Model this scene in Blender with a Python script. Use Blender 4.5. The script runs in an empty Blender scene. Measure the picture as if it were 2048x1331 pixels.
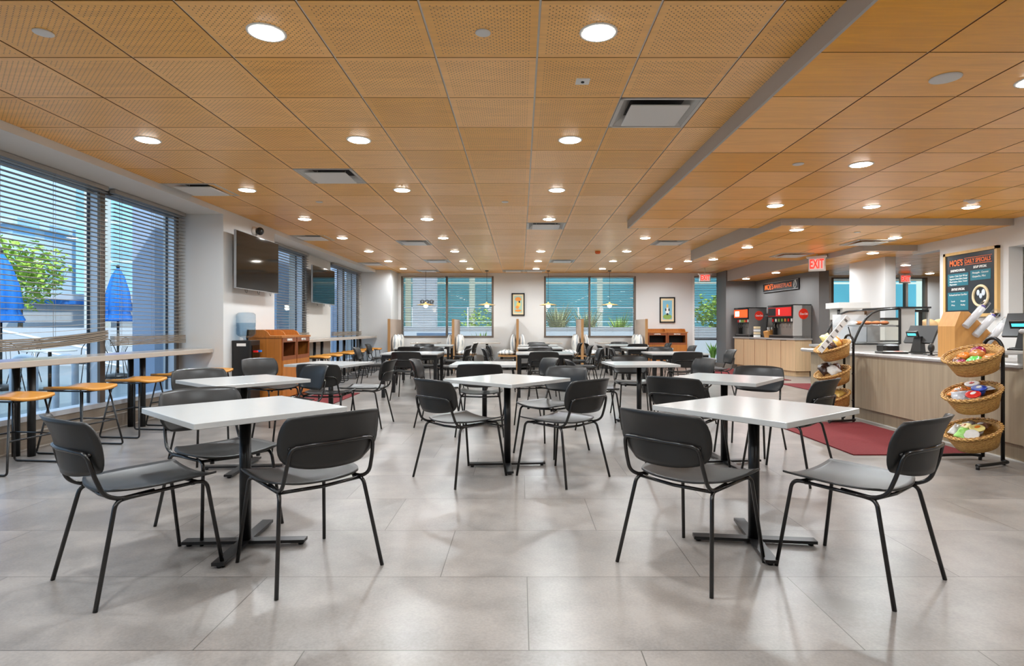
import bpy, bmesh, math, random
from math import sin, cos, pi, radians as R
from mathutils import Vector, Matrix
random.seed(7)
D = bpy.data
COL = bpy.context.scene.collection
sc = bpy.context.scene

# ------------------------------------------------------------------ camera, world, sun, exposure
EYE = 1.15
FPX = 1161.0
cam_d = D.cameras.new('camera')
cam = D.objects.new('camera', cam_d); COL.objects.link(cam)
cam.location = (0, 0, EYE); cam.rotation_euler = (R(90), 0, 0)
cam_d.sensor_width = 36.0; cam_d.lens = FPX / 2048 * 36.0
cam_d.shift_x = (1024 - 1041) / 2048.0
cam_d.shift_y = -(665.5 - 655) / 2048.0
cam_d.clip_start = 0.05; cam_d.clip_end = 300
sc.camera = cam

world = D.worlds.new('world'); sc.world = world; world.use_nodes = True
wn = world.node_tree.nodes; wl = world.node_tree.links
bg = wn['Background']
# blue sky: pale horizon, deeper blue above, overhead brightened for more daylight
wtc = wn.new('ShaderNodeTexCoord'); wsp = wn.new('ShaderNodeSeparateXYZ'); wl.new(wtc.outputs['Generated'], wsp.inputs[0])
wr = wn.new('ShaderNodeValToRGB'); wl.new(wsp.outputs[2], wr.inputs[0])
for pos, col in ((0.0, (.15, .24, .36)), (.10, (.07, .17, .33)), (.34, (.03, .115, .29)), (.55, (.3, .45, .7)), (1.0, (.5, .62, .8))):
    e = wr.color_ramp.elements[0] if pos == 0 else (wr.color_ramp.elements[1] if pos == 1 else wr.color_ramp.elements.new(pos))
    e.position = pos; e.color = col + (1,)
wnz = wn.new('ShaderNodeTexNoise'); wnz.inputs['Scale'].default_value = 2.2; wnz.inputs['Detail'].default_value = 5; wl.new(wtc.outputs['Generated'], wnz.inputs['Vector'])
wcr = wn.new('ShaderNodeValToRGB'); wcr.color_ramp.elements[0].position = .60; wcr.color_ramp.elements[1].position = .74; wl.new(wnz.outputs['Fac'], wcr.inputs[0])
wmx = wn.new('ShaderNodeMix'); wmx.data_type = 'RGBA'; wl.new(wcr.outputs[0], wmx.inputs[0]); wl.new(wr.outputs[0], wmx.inputs[6]); wmx.inputs[7].default_value = (.4, .44, .5, 1)
wl.new(wmx.outputs[2], bg.inputs[0])
bg.inputs[1].default_value = 1.9

sun_d = D.lights.new('sun', 'SUN'); sun = D.objects.new('sun', sun_d); COL.objects.link(sun)
sun_d.energy = 2.4; sun_d.angle = R(1); sun_d.color = (1, .96, .9)
sun.rotation_euler = Vector((0.55, -0.62, 0.85)).to_track_quat('Z', 'Y').to_euler()

sc.view_settings.view_transform = 'Standard'
sc.view_settings.look = 'None'
sc.view_settings.gamma = 1
sc.view_settings.use_curve_mapping = False
sc.view_settings.exposure = 0.98
sc.cycles.use_denoising = True
sc.cycles.max_bounces = 10
sc.cycles.diffuse_bounces = 5
sc.cycles.transparent_max_bounces = 24
sc.cycles.caustics_reflective = False
sc.cycles.caustics_refractive = False
sc.cycles.sample_clamp_indirect = 6
LAMP_W = 12.8
LAMP_COL = (.87, .945, 1.0)

# ------------------------------------------------------------------ materials
def lin(c):
    return tuple(((v/255.)/12.92 if v/255. <= .04045 else ((v/255.+.055)/1.055)**2.4) for v in c)
def newmat(name):
    m = D.materials.new(name); m.use_nodes = True
    return m, m.node_tree.nodes, m.node_tree.links, m.node_tree.nodes['Principled BSDF']
def mat(name, rgb, rough=.5, metal=0, var=.06, scale=6, spec=.5, bump=0, stretch=(1,1,1), coat=0, alpha=1, trans=0, ior=1.45):
    """plain procedural material: colour varied by noise"""
    m, n, l, p = newmat(name)
    c = lin(rgb)
    tc = n.new('ShaderNodeTexCoord'); mp = n.new('ShaderNodeMapping'); mp.inputs['Scale'].default_value = stretch
    nz = n.new('ShaderNodeTexNoise'); nz.inputs['Scale'].default_value = scale; nz.inputs['Detail'].default_value = 3
    l.new(tc.outputs['Object'], mp.inputs[0]); l.new(mp.outputs[0], nz.inputs['Vector'])
    mx = n.new('ShaderNodeMix'); mx.data_type = 'RGBA'
    mx.inputs[6].default_value = tuple(max(0, v*(1-var)) for v in c) + (1,)
    mx.inputs[7].default_value = tuple(min(1, v*(1+var)) for v in c) + (1,)
    l.new(nz.outputs['Fac'], mx.inputs[0]); l.new(mx.outputs[2], p.inputs['Base Color'])
    p.inputs['Roughness'].default_value = rough; p.inputs['Metallic'].default_value = metal
    p.inputs['Specular IOR Level'].default_value = spec
    p.inputs['Coat Weight'].default_value = coat
    p.inputs['Transmission Weight'].default_value = trans; p.inputs['IOR'].default_value = ior
    if bump:
        b = n.new('ShaderNodeBump'); b.inputs['Strength'].default_value = bump; b.inputs['Distance'].default_value = .01
        l.new(nz.outputs['Fac'], b.inputs['Height']); l.new(b.outputs[0], p.inputs['Normal'])
    return m
def emis(name, rgb, strength):
    m, n, l, p = newmat(name); c = lin(rgb) + (1,)
    p.inputs['Base Color'].default_value = c; p.inputs['Emission Color'].default_value = c
    p.inputs['Emission Strength'].default_value = strength
    return m
def mth(n, l, op, a, b=None, c=None):
    x = n.new('ShaderNodeMath'); x.operation = op
    for i, v in enumerate((a, b, c)):
        if v is None: continue
        if isinstance(v, (int, float)): x.inputs[i].default_value = v
        else: l.new(v, x.inputs[i])
    return x.outputs[0]
def ceiling_mat(name, rgb, x0, y0, perf):
    m, n, l, p = newmat(name)
    tc = n.new('ShaderNodeTexCoord'); sp = n.new('ShaderNodeSeparateXYZ'); l.new(tc.outputs['Object'], sp.inputs[0])
    u = mth(n, l, 'DIVIDE', mth(n, l, 'SUBTRACT', sp.outputs[0], x0), .61)
    v = mth(n, l, 'DIVIDE', mth(n, l, 'SUBTRACT', sp.outputs[1], y0), .61)
    fu, fv = mth(n, l, 'FLOOR', u), mth(n, l, 'FLOOR', v)
    cb = n.new('ShaderNodeCombineXYZ'); l.new(fu, cb.inputs[0]); l.new(fv, cb.inputs[1])
    wnz = n.new('ShaderNodeTexWhiteNoise'); wnz.noise_dimensions = '3D'; l.new(cb.outputs[0], wnz.inputs['Vector'])
    # grain: stretched along x, shifted per tile
    off = n.new('ShaderNodeVectorMath'); off.operation = 'MULTIPLY_ADD'
    l.new(wnz.outputs['Color'], off.inputs[0]); off.inputs[1].default_value = (9, 9, 9); l.new(tc.outputs['Object'], off.inputs[2])
    mp = n.new('ShaderNodeMapping'); mp.inputs['Scale'].default_value = (1.3, 13, 1); l.new(off.outputs[0], mp.inputs[0])
    nz = n.new('ShaderNodeTexNoise'); nz.inputs['Scale'].default_value = 1.6; nz.inputs['Detail'].default_value = 6; nz.inputs['Distortion'].default_value = 1.2
    l.new(mp.outputs[0], nz.inputs['Vector'])
    ramp = n.new('ShaderNodeValToRGB'); c = lin(rgb)
    ramp.color_ramp.elements[0].position = .3; ramp.color_ramp.elements[0].color = tuple(x*.88 for x in c) + (1,)
    ramp.color_ramp.elements[1].position = .72; ramp.color_ramp.elements[1].color = tuple(min(1, x*1.08) for x in c) + (1,)
    l.new(nz.outputs['Fac'], ramp.inputs[0])
    h = n.new('ShaderNodeHueSaturation'); l.new(ramp.outputs[0], h.inputs['Color'])
    l.new(mth(n, l, 'MULTIPLY_ADD', wnz.outputs['Value'], .16, .91), h.inputs['Value'])
    l.new(mth(n, l, 'MULTIPLY_ADD', wnz.outputs['Value'], -.16, 1.06), h.inputs['Saturation'])
    out = h.outputs[0]
    if perf:
        ru, rv = mth(n, l, 'FRACT', u), mth(n, l, 'FRACT', v)
        N = 18.0
        def lattice(o):
            a = mth(n, l, 'SUBTRACT', mth(n, l, 'FRACT', mth(n, l, 'MULTIPLY_ADD', ru, N, o)), .5)
            b = mth(n, l, 'SUBTRACT', mth(n, l, 'FRACT', mth(n, l, 'MULTIPLY_ADD', rv, N, o)), .5)
            return mth(n, l, 'ADD', mth(n, l, 'MULTIPLY', a, a), mth(n, l, 'MULTIPLY', b, b))
        d = mth(n, l, 'MINIMUM', lattice(0), lattice(.5))
        hole = mth(n, l, 'LESS_THAN', d, .0118)
        du = mth(n, l, 'ABSOLUTE', mth(n, l, 'SUBTRACT', ru, .5)); dv = mth(n, l, 'ABSOLUTE', mth(n, l, 'SUBTRACT', rv, .5))
        ins = mth(n, l, 'LESS_THAN', mth(n, l, 'MAXIMUM', du, dv), .435)
        mask = mth(n, l, 'MULTIPLY', hole, ins)
        mx = n.new('ShaderNodeMix'); mx.data_type = 'RGBA'; l.new(mask, mx.inputs[0]); l.new(out, mx.inputs[6])
        mx.inputs[7].default_value = (.018, .009, .004, 1); out = mx.outputs[2]
    l.new(out, p.inputs['Base Color'])
    p.inputs['Roughness'].default_value = .34; p.inputs['Specular IOR Level'].default_value = .5
    return m
def floor_mat():
    m, n, l, p = newmat('floor_tile')
    tc = n.new('ShaderNodeTexCoord'); sp = n.new('ShaderNodeSeparateXYZ'); l.new(tc.outputs['Object'], sp.inputs[0])
    v = mth(n, l, 'DIVIDE', mth(n, l, 'SUBTRACT', sp.outputs[1], 2.07), .612)
    row = mth(n, l, 'FLOOR', v)
    u = mth(n, l, 'DIVIDE', mth(n, l, 'MULTIPLY_ADD', row, .4, mth(n, l, 'SUBTRACT', sp.outputs[0], .03)), 1.2)
    fu = mth(n, l, 'FLOOR', u)
    cb = n.new('ShaderNodeCombineXYZ'); l.new(fu, cb.inputs[0]); l.new(row, cb.inputs[1])
    wnz = n.new('ShaderNodeTexWhiteNoise'); l.new(cb.outputs[0], wnz.inputs['Vector'])
    du = mth(n, l, 'MULTIPLY', mth(n, l, 'SUBTRACT', .5, mth(n, l, 'ABSOLUTE', mth(n, l, 'SUBTRACT', mth(n, l, 'FRACT', u), .5))), 1.2)
    dv = mth(n, l, 'MULTIPLY', mth(n, l, 'SUBTRACT', .5, mth(n, l, 'ABSOLUTE', mth(n, l, 'SUBTRACT', mth(n, l, 'FRACT', v), .5))), .612)
    g = mth(n, l, 'LESS_THAN', mth(n, l, 'MINIMUM', du, dv), .0022)
    off = n.new('ShaderNodeVectorMath'); off.operation = 'MULTIPLY_ADD'
    l.new(wnz.outputs['Color'], off.inputs[0]); off.inputs[1].default_value = (7, 7, 7); l.new(tc.outputs['Object'], off.inputs[2])
    nz = n.new('ShaderNodeTexNoise'); nz.inputs['Scale'].default_value = 2.2; nz.inputs['Detail'].default_value = 8; nz.inputs['Roughness'].default_value = .62
    l.new(off.outputs[0], nz.inputs['Vector'])
    n2 = n.new('ShaderNodeTexNoise'); n2.inputs['Scale'].default_value = 90; n2.inputs['Detail'].default_value = 3; l.new(off.outputs[0], n2.inputs['Vector'])
    f = mth(n, l, 'ADD', mth(n, l, 'MULTIPLY', nz.outputs['Fac'], .75), mth(n, l, 'MULTIPLY', n2.outputs['Fac'], .25))
    ramp = n.new('ShaderNodeValToRGB')
    ramp.color_ramp.elements[0].position = .38; ramp.color_ramp.elements[0].color = lin((113, 108, 104)) + (1,)
    ramp.color_ramp.elements[1].position = .62; ramp.color_ramp.elements[1].color = lin((145, 138, 132)) + (1,)
    l.new(f, ramp.inputs[0])
    h = n.new('ShaderNodeHueSaturation'); l.new(ramp.outputs[0], h.inputs['Color']); l.new(mth(n, l, 'MULTIPLY_ADD', wnz.outputs['Value'], .06, .97), h.inputs['Value'])
    mx = n.new('ShaderNodeMix'); mx.data_type = 'RGBA'; l.new(g, mx.inputs[0]); l.new(h.outputs[0], mx.inputs[6]); mx.inputs[7].default_value = lin((84, 79, 74)) + (1,)
    l.new(mx.outputs[2], p.inputs['Base Color'])
    l.new(mth(n, l, 'MULTIPLY_ADD', f, .12, .24), p.inputs['Roughness'])
    p.inputs['Specular IOR Level'].default_value = .5
    b = n.new('ShaderNodeBump'); b.inputs['Strength'].default_value = .04; b.inputs['Distance'].default_value = .002
    l.new(f, b.inputs['Height']); l.new(b.outputs[0], p.inputs['Normal'])
    return m
def streak_mat(name, rgb, axis=0, rough=.45, amt=.16, sc_=1.0, coat=0):
    """wood or laminate with grain running vertically (z)"""
    m, n, l, p = newmat(name); c = lin(rgb)
    tc = n.new('ShaderNodeTexCoord'); mp = n.new('ShaderNodeMapping'); mp.inputs['Scale'].default_value = (38*sc_, 38*sc_, 1.1)
    if axis == 1: mp.inputs['Scale'].default_value = (1.1, 38*sc_, 38*sc_)
    if axis == 2: mp.inputs['Scale'].default_value = (38*sc_, 1.1, 38*sc_)
    nz = n.new('ShaderNodeTexNoise'); nz.inputs['Scale'].default_value = 1; nz.inputs['Detail'].default_value = 5
    l.new(tc.outputs['Object'], mp.inputs[0]); l.new(mp.outputs[0], nz.inputs['Vector'])
    ramp = n.new('ShaderNodeValToRGB')
    ramp.color_ramp.elements[0].position = .3; ramp.color_ramp.elements[0].color = tuple(x*(1-amt) for x in c) + (1,)
    ramp.color_ramp.elements[1].position = .7; ramp.color_ramp.elements[1].color = tuple(min(1, x*(1+amt)) for x in c) + (1,)
    l.new(nz.outputs['Fac'], ramp.inputs[0]); l.new(ramp.outputs[0], p.inputs['Base Color'])
    p.inputs['Roughness'].default_value = rough; p.inputs['Coat Weight'].default_value = coat
    return m
def glass_mat(name, tint=(.9, .95, .96), refl=1.0):
    m = D.materials.new(name); m.use_nodes = True; n = m.node_tree.nodes; l = m.node_tree.links
    n.remove(n['Principled BSDF']); o = n['Material Output']
    tr = n.new('ShaderNodeBsdfTransparent'); tr.inputs[0].default_value = tint + (1,)
    gl = n.new('ShaderNodeBsdfGlossy'); gl.inputs['Roughness'].default_value = .01
    lw = n.new('ShaderNodeLayerWeight'); fr = mth(n, l, 'MULTIPLY_ADD', mth(n, l, 'POWER', lw.outputs['Facing'], 4.0), .42, .025)
    mx = n.new('ShaderNodeMixShader')
    l.new(mth(n, l, 'MULTIPLY', fr, refl), mx.inputs[0]); l.new(tr.outputs[0], mx.inputs[1]); l.new(gl.outputs[0], mx.inputs[2])
    l.new(mx.outputs[0], o.inputs['Surface'])
    return m
def facade_mat(name, rgb, rgb2, sx, sz, fx=.08, fz=.1, rough=.15, metal=0.0, vaxis=0):
    """building front: panes with frame lines"""
    m, n, l, p = newmat(name)
    tc = n.new('ShaderNodeTexCoord'); sp = n.new('ShaderNodeSeparateXYZ'); l.new(tc.outputs['Object'], sp.inputs[0])
    u = mth(n, l, 'FRACT', mth(n, l, 'DIVIDE', sp.outputs[vaxis], sx)); v = mth(n, l, 'FRACT', mth(n, l, 'DIVIDE', sp.outputs[2], sz))
    g = mth(n, l, 'MAXIMUM', mth(n, l, 'LESS_THAN', u, fx), mth(n, l, 'LESS_THAN', v, fz))
    nz = n.new('ShaderNodeTexNoise'); nz.inputs['Scale'].default_value = .35; l.new(tc.outputs['Object'], nz.inputs['Vector'])
    ramp = n.new('ShaderNodeValToRGB'); c = lin(rgb)
    ramp.color_ramp.elements[0].position = .3; ramp.color_ramp.elements[0].color = tuple(x*.8 for x in c) + (1,)
    ramp.color_ramp.elements[1].position = .7; ramp.color_ramp.elements[1].color = tuple(min(1, x*1.2) for x in c) + (1,)
    l.new(nz.outputs['Fac'], ramp.inputs[0])
    mx = n.new('ShaderNodeMix'); mx.data_type = 'RGBA'; l.new(g, mx.inputs[0]); l.new(ramp.outputs[0], mx.inputs[6]); mx.inputs[7].default_value = lin(rgb2) + (1,)
    l.new(mx.outputs[2], p.inputs['Base Color']); p.inputs['Roughness'].default_value = rough; p.inputs['Metallic'].default_value = metal
    return m
def wicker_mat():
    m, n, l, p = newmat('wicker'); c = lin((205, 160, 96))
    tc = n.new('ShaderNodeTexCoord')
    w1 = n.new('ShaderNodeTexWave'); w1.wave_type = 'BANDS'; w1.bands_direction = 'Z'; w1.inputs['Scale'].default_value = 26; w1.inputs['Distortion'].default_value = 2.2; w1.inputs['Detail Scale'].default_value = 4
    l.new(tc.outputs['Object'], w1.inputs[0])
    nz = n.new('ShaderNodeTexNoise'); nz.inputs['Scale'].default_value = 45; l.new(tc.outputs['Object'], nz.inputs['Vector'])
    f = mth(n, l, 'MULTIPLY_ADD', w1.outputs['Fac'], .6, mth(n, l, 'MULTIPLY', nz.outputs['Fac'], .4))
    ramp = n.new('ShaderNodeValToRGB')
    ramp.color_ramp.elements[0].position = .2; ramp.color_ramp.elements[0].color = lin((126, 76, 26)) + (1,)
    ramp.color_ramp.elements[1].position = .75; ramp.color_ramp.elements[1].color = lin((230, 184, 108)) + (1,)
    l.new(f, ramp.inputs[0]); l.new(ramp.outputs[0], p.inputs['Base Color']); p.inputs['Roughness'].default_value = .6
    b = n.new('ShaderNodeBump'); b.inputs['Strength'].default_value = .6; b.inputs['Distance'].default_value = .006
    l.new(f, b.inputs['Height']); l.new(b.outputs[0], p.inputs['Normal'])
    return m
def stripe_fabric():
    m, n, l, p = newmat('booth_fabric')
    tc = n.new('ShaderNodeTexCoord')
    w = n.new('ShaderNodeTexWave'); w.inputs['Scale'].default_value = 3.2; w.inputs['Distortion'].default_value = 5; w.inputs['Detail'].default_value = 3
    l.new(tc.outputs['Object'], w.inputs[0])
    ramp = n.new('ShaderNodeValToRGB')
    ramp.color_ramp.elements[0].position = .1; ramp.color_ramp.elements[0].color = lin((150, 156, 160)) + (1,)
    ramp.color_ramp.elements[1].position = .55; ramp.color_ramp.elements[1].color = lin((226, 224, 218)) + (1,)
    l.new(w.outputs['Fac'], ramp.inputs[0]); l.new(ramp.outputs[0], p.inputs['Base Color']); p.inputs['Roughness'].default_value = .85
    return m

M = {}
M['wall'] = mat('white_wall', (212, 211, 209), .6, var=.015, scale=2)
M['wall_beige'] = mat('beige_wall', (204, 199, 192), .6, var=.02, scale=2)  # beige tone for recessed walls and thin trims
M['greywall'] = mat('grey_wall', (112, 109, 107), .55, var=.03, scale=2)
M['trimgrey'] = mat('grey_trim', (176, 172, 168), .5, var=.02)
M['base'] = mat('taupe_baseboard', (122, 113, 105), .5, var=.05)
M['curb'] = streak_mat('taupe_curb', (158, 146, 132), axis=2, rough=.5, amt=.08)
M['framebrown'] = mat('bronze_frame', (112, 101, 92), .45, metal=.2)
M['framealu'] = mat('pale_blue_frame', (224, 230, 238), .4, metal=.2)
M['gasket'] = mat('gasket', (30, 36, 48), .6)
M['blind'] = mat('blind_slat', (160, 153, 145), .5, var=.08)
M['blindwood'] = mat('blind_bundle', (128, 116, 102), .55, var=.25, scale=14, stretch=(1, .2, 6))
M['black'] = mat('black_plastic', (31, 30, 29), .36, var=.08, scale=20)
M['blacksteel'] = mat('black_powder_steel', (20, 19, 19), .32, var=.06, scale=20, spec=.5)
M['hoop'] = mat('black_tube', (22, 20, 19), .22, var=.06, spec=.6)
M['tabletop'] = mat('white_quartz', (178, 178, 176), .2, var=.015, scale=14, spec=.5)
M['ledge'] = mat('taupe_ledge', (178, 168, 157), .22, var=.03, scale=5)
M['tan'] = mat('tan_leather', (206, 142, 62), .38, var=.07, scale=8)
M['cab'] = streak_mat('cherry_wood', (176, 108, 44), rough=.4, amt=.16)
M['cabdark'] = streak_mat('cherry_wood_trim', (134, 72, 36), rough=.4, amt=.12)
M['lam'] = streak_mat('grey_oak_laminate', (166, 150, 126), rough=.45, amt=.13, sc_=.9)
M['lam2'] = streak_mat('pale_oak_laminate', (206, 176, 138), rough=.45, amt=.10)
M['oak'] = streak_mat('oak_wood', (206, 150, 84), rough=.45, amt=.08)
M['ctop'] = mat('grey_solid_surface', (166, 162, 158), .25, var=.04, scale=30)
M['steel'] = mat('brushed_steel', (186, 184, 180), .3, metal=.85, var=.04, stretch=(1, 1, 20))
M['steelm'] = mat('matte_steel', (196, 193, 188), .42, metal=.35, var=.03)
M['white'] = mat('white_plastic', (232, 231, 228), .4, var=.01)
M['vent'] = mat('vent_paint', (214, 212, 208), .4, var=.02)
M['ventdark'] = mat('vent_dark', (30, 28, 26), .6)
M['screen'] = mat('screen_glass', (9, 8, 8), .06, spec=.6)
M['tvback'] = mat('tv_case', (150, 150, 150), .4)
M['red'] = mat('red_carpet', (104, 24, 27), .95, var=.2, scale=60, bump=.5)
M['redpaint'] = mat('red_panel', (214, 30, 28), .35)
M['reddisc'] = mat('red_disc', (224, 48, 26), .4)
M['orange'] = mat('orange_paint', (226, 108, 48), .5)
M['teal'] = mat('teal_chalk_panel', (30, 104, 118), .6, var=.1)
M['chalk'] = mat('chalkboard', (38, 44, 50), .35, var=.06)
M['goldframe'] = streak_mat('light_wood_frame', (206, 168, 108), amt=.05)
M['cream'] = mat('cream_paint', (228, 208, 168), .5)
M['textwhite'] = mat('white_chalk', (236, 236, 230), .6)
M['textblack'] = mat('black_ink', (26, 26, 28), .5)
M['wicker'] = wicker_mat()
M['fabric'] = stripe_fabric()
M['panelfab'] = mat('taupe_fabric', (176, 160, 147), .9, var=.06, scale=90)
M['panelwood'] = streak_mat('booth_wood_edge', (176, 132, 84), amt=.08)
M['glass'] = glass_mat('window_glass')
M['clear'] = glass_mat('clear_plastic', (.93, .95, .97), 1.4)
M['water'] = glass_mat('bottle_plastic', (.76, .84, .90), 1.6)
M['lens'] = emis('lamp_lens', (255, 250, 240), 22)
M['bulb'] = emis('pendant_bulb', (255, 246, 230), 6)
M['exit'] = emis('exit_letters', (255, 46, 34), 1.1)
M['exitbg'] = emis('exit_panel', (236, 226, 222), .15)
M['soda_lit'] = emis('lit_soda_header', (255, 70, 24), 1.0)
M['soda_white'] = emis('lit_soda_white', (255, 236, 220), 1.3)
M['cyan'] = emis('cyan_display', (70, 190, 215), .9)
M['ubl'] = mat('blue_canvas', (34, 116, 206), .7, var=.25, scale=10, stretch=(3, 3, .4))
M['leaf'] = mat('leaf_green', (160, 190, 72), .6, var=.4, scale=20)
M['leaf2'] = mat('flax_green', (176, 176, 128), .6, var=.3, scale=20)
M['conc'] = mat('concrete', (176, 178, 182), .7, var=.06)
M['concw'] = mat('white_render', (188, 190, 194), .7, var=.03)
M['paving'] = mat('outdoor_paving', (112, 120, 124), .3, var=.12, scale=1.4)
M['extcol'] = mat('blue_grey_column', (160, 176, 200), .5, var=.05)
M['railw'] = mat('white_rail', (232, 236, 240), .4)
M['pipe'] = mat('pale_pipe', (206, 214, 224), .35)
M['bark'] = mat('bark', (92, 74, 58), .9)
M['beige_ext'] = mat('beige_render', (206, 204, 196), .7)
M['facA'] = facade_mat('sky_tinted_facade', (168, 204, 232), (208, 224, 236), 3.0, 3.4, .32, .42, .25, vaxis=1)  # blue of the reflected sky is put into the pane and frame colours
M['facB'] = facade_mat('glass_facade', (160, 206, 220), (214, 226, 230), 1.6, 3.2, .06, .06, .1, vaxis=1)
M['facT'] = facade_mat('teal_glass_facade', (84, 152, 160), (206, 208, 186), 3.3, 3.4, .09, .03, .12, vaxis=0)
M['olive'] = mat('olive_cladding', (134, 132, 84), .7)
CM_MAIN = ceiling_mat('perforated_wood_ceiling', (250, 187, 100), .10, 2.888, True)
CM_2 = ceiling_mat('plain_wood_ceiling', (252, 178, 62), 2.24, 3.185, False)
M['tee'] = mat('ceiling_grid', (232, 226, 216), .5)
M['tileedge'] = mat('tile_edge', (134, 84, 38), .5)

# ------------------------------------------------------------------ mesh builder
class MB:
    def __init__(s): s.v = []; s.f = []; s.m = []; s.mats = []; s.sm = []
    def mi(s, m):
        if m not in s.mats: s.mats.append(m)
        return s.mats.index(m)
    def add(s, vs, fs, m, smooth=False, T=None):
        b = len(s.v); k = s.mi(m)
        for v in vs:
            v = Vector(v); s.v.append(T @ v if T is not None else v)
        for f in fs: s.f.append([b+i for i in f]); s.m.append(k); s.sm.append(smooth)
        return s
    def box(s, x0, x1, y0, y1, z0, z1, m, T=None, mside=None):
        x0, x1 = min(x0, x1), max(x0, x1); y0, y1 = min(y0, y1), max(y0, y1); z0, z1 = min(z0, z1), max(z0, z1)
        vs = [(x0,y0,z0),(x1,y0,z0),(x1,y1,z0),(x0,y1,z0),(x0,y0,z1),(x1,y0,z1),(x1,y1,z1),(x0,y1,z1)]
        if mside is None:
            return s.add(vs, [(0,3,2,1),(4,5,6,7),(0,1,5,4),(1,2,6,5),(2,3,7,6),(3,0,4,7)], m, T=T)
        s.add(vs, [(0,3,2,1),(4,5,6,7)], m, T=T)
        return s.add(vs, [(0,1,5,4),(1,2,6,5),(2,3,7,6),(3,0,4,7)], mside, T=T)
    def rbox(s, x0, x1, y0, y1, z0, z1, r, m, n=4, T=None, bev=None):
        """box with rounded vertical edges and small top bevel"""
        bev = min(bev if bev is not None else .003, r)
        def ring(ins, z):
            o = []
            rr = max(r-ins, .0005)
            for cx, cy, a0 in ((x1-r, y1-r, 0), (x0+r, y1-r, pi/2), (x0+r, y0+r, pi), (x1-r, y0+r, 1.5*pi)):
                for i in range(n+1):
                    a = a0 + i*pi/2/n; o.append((cx+rr*cos(a), cy+rr*sin(a), z))
            return o
        return s.loft([ring(bev, z0), ring(0, z0+bev), ring(0, z1-bev), ring(bev, z1)], m, T=T, smooth=False)
    def loft(s, rings, m, T=None, smooth=True, cap=True, closed=True):
        n = len(rings[0]); vs = [p for r in rings for p in r]; fs = []
        for i in range(len(rings)-1):
            for j in range(n if closed else n-1):
                a, b = i*n+j, i*n+(j+1) % n
                fs.append((a, b, b+n, a+n))
        s.add(vs, fs, m, smooth, T)
        if cap and closed:
            b = len(s.v)-len(vs); k = s.mi(m)
            s.f.append([b+j for j in range(n)][::-1]); s.m.append(k); s.sm.append(False)
            s.f.append([b+len(vs)-n+j for j in range(n)]); s.m.append(k); s.sm.append(False)
        return s
    def cyl(s, c, r, z0, z1, m, n=16, r2=None, T=None):
        r2 = r if r2 is None else r2
        rg = lambda rr, z: [(c[0]+rr*cos(2*pi*i/n), c[1]+rr*sin(2*pi*i/n), z) for i in range(n)]
        return s.loft([rg(r, z0), rg(r2, z1)], m, T=T)
    def lathe(s, c, prof, m, n=20, T=None, cap=True):
        return s.loft([[(c[0]+r*cos(2*pi*i/n), c[1]+r*sin(2*pi*i/n), c[2]+z) for i in range(n)] for r, z in prof], m, T=T, cap=cap)
    def tube(s, pts, r, m, n=8, fil=0, T=None, closed=False):
        pts = [Vector(p) for p in pts]
        if fil: pts = fillet(pts, fil)
        rings = []; L = len(pts)
        nrm = None
        for i, p in enumerate(pts):
            if closed: t = (pts[(i+1) % L]-pts[i-1])
            else: t = (pts[min(i+1, L-1)]-pts[max(i-1, 0)])
            t.normalize()
            if nrm is None: nrm = t.orthogonal().normalized()
            else:
                nrm = (nrm - t*nrm.dot(t))
                nrm = nrm.normalized() if nrm.length > 1e-6 else t.orthogonal().normalized()
            bn = t.cross(nrm)
            rr = r[i] if isinstance(r, (list, tuple)) else r
            rings.append([p + rr*(nrm*cos(2*pi*k/n) + bn*sin(2*pi*k/n)) for k in range(n)])
        if closed: rings.append(rings[0]); return s.loft(rings, m, T=T, cap=False)
        return s.loft(rings, m, T=T)
    def prism(s, pts, z0, z1, m, T=None):
        n = len(pts)
        return s.loft([[(x, y, z0) for x, y in pts], [(x, y, z1) for x, y in pts]], m, T=T, smooth=False)
    def shell(s, fn, nu, nv, th, m, T=None):
        """closed shell over a grid fn(u,v)->(point, normal)"""
        top = []; bot = []
        for j in range(nv+1):
            for i in range(nu+1):
                p, nr = fn(-1+2*i/nu, -1+2*j/nv); p = Vector(p); nr = Vector(nr).normalized()
                top.append(p+nr*th/2); bot.append(p-nr*th/2)
        W = nu+1; K = len(top); fs = []
        for j in range(nv):
            for i in range(nu):
                a = j*W+i
                fs.append((a, a+1, a+W+1, a+W)); fs.append((K+a, K+a+W, K+a+W+1, K+a+1))
        edge = [i for i in range(W)] + [j*W+nu for j in range(1, nv+1)] + [nv*W+i for i in range(nu-1, -1, -1)] + [j*W for j in range(nv-1, 0, -1)]
        for q in range(len(edge)):
            a, b = edge[q], edge[(q+1) % len(edge)]
            fs.append((a, K+a, K+b, b))
        return s.add(top+bot, fs, m, True, T)
    def ell(s, c, rx, ry, rz, m, nu=12, nv=8, T=None, f=None):
        rings = []
        for j in range(nv+1):
            t = -pi/2 + pi*j/nv
            t = max(min(t, pi/2-.02), -pi/2+.02)
            ring = []
            for i in range(nu):
                a = 2*pi*i/nu; k = f(a, t) if f else 1
                ring.append((c[0]+rx*cos(t)*cos(a)*k, c[1]+ry*cos(t)*sin(a)*k, c[2]+rz*sin(t)*k))
            rings.append(ring)
        return s.loft(rings, m, T=T)
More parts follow.
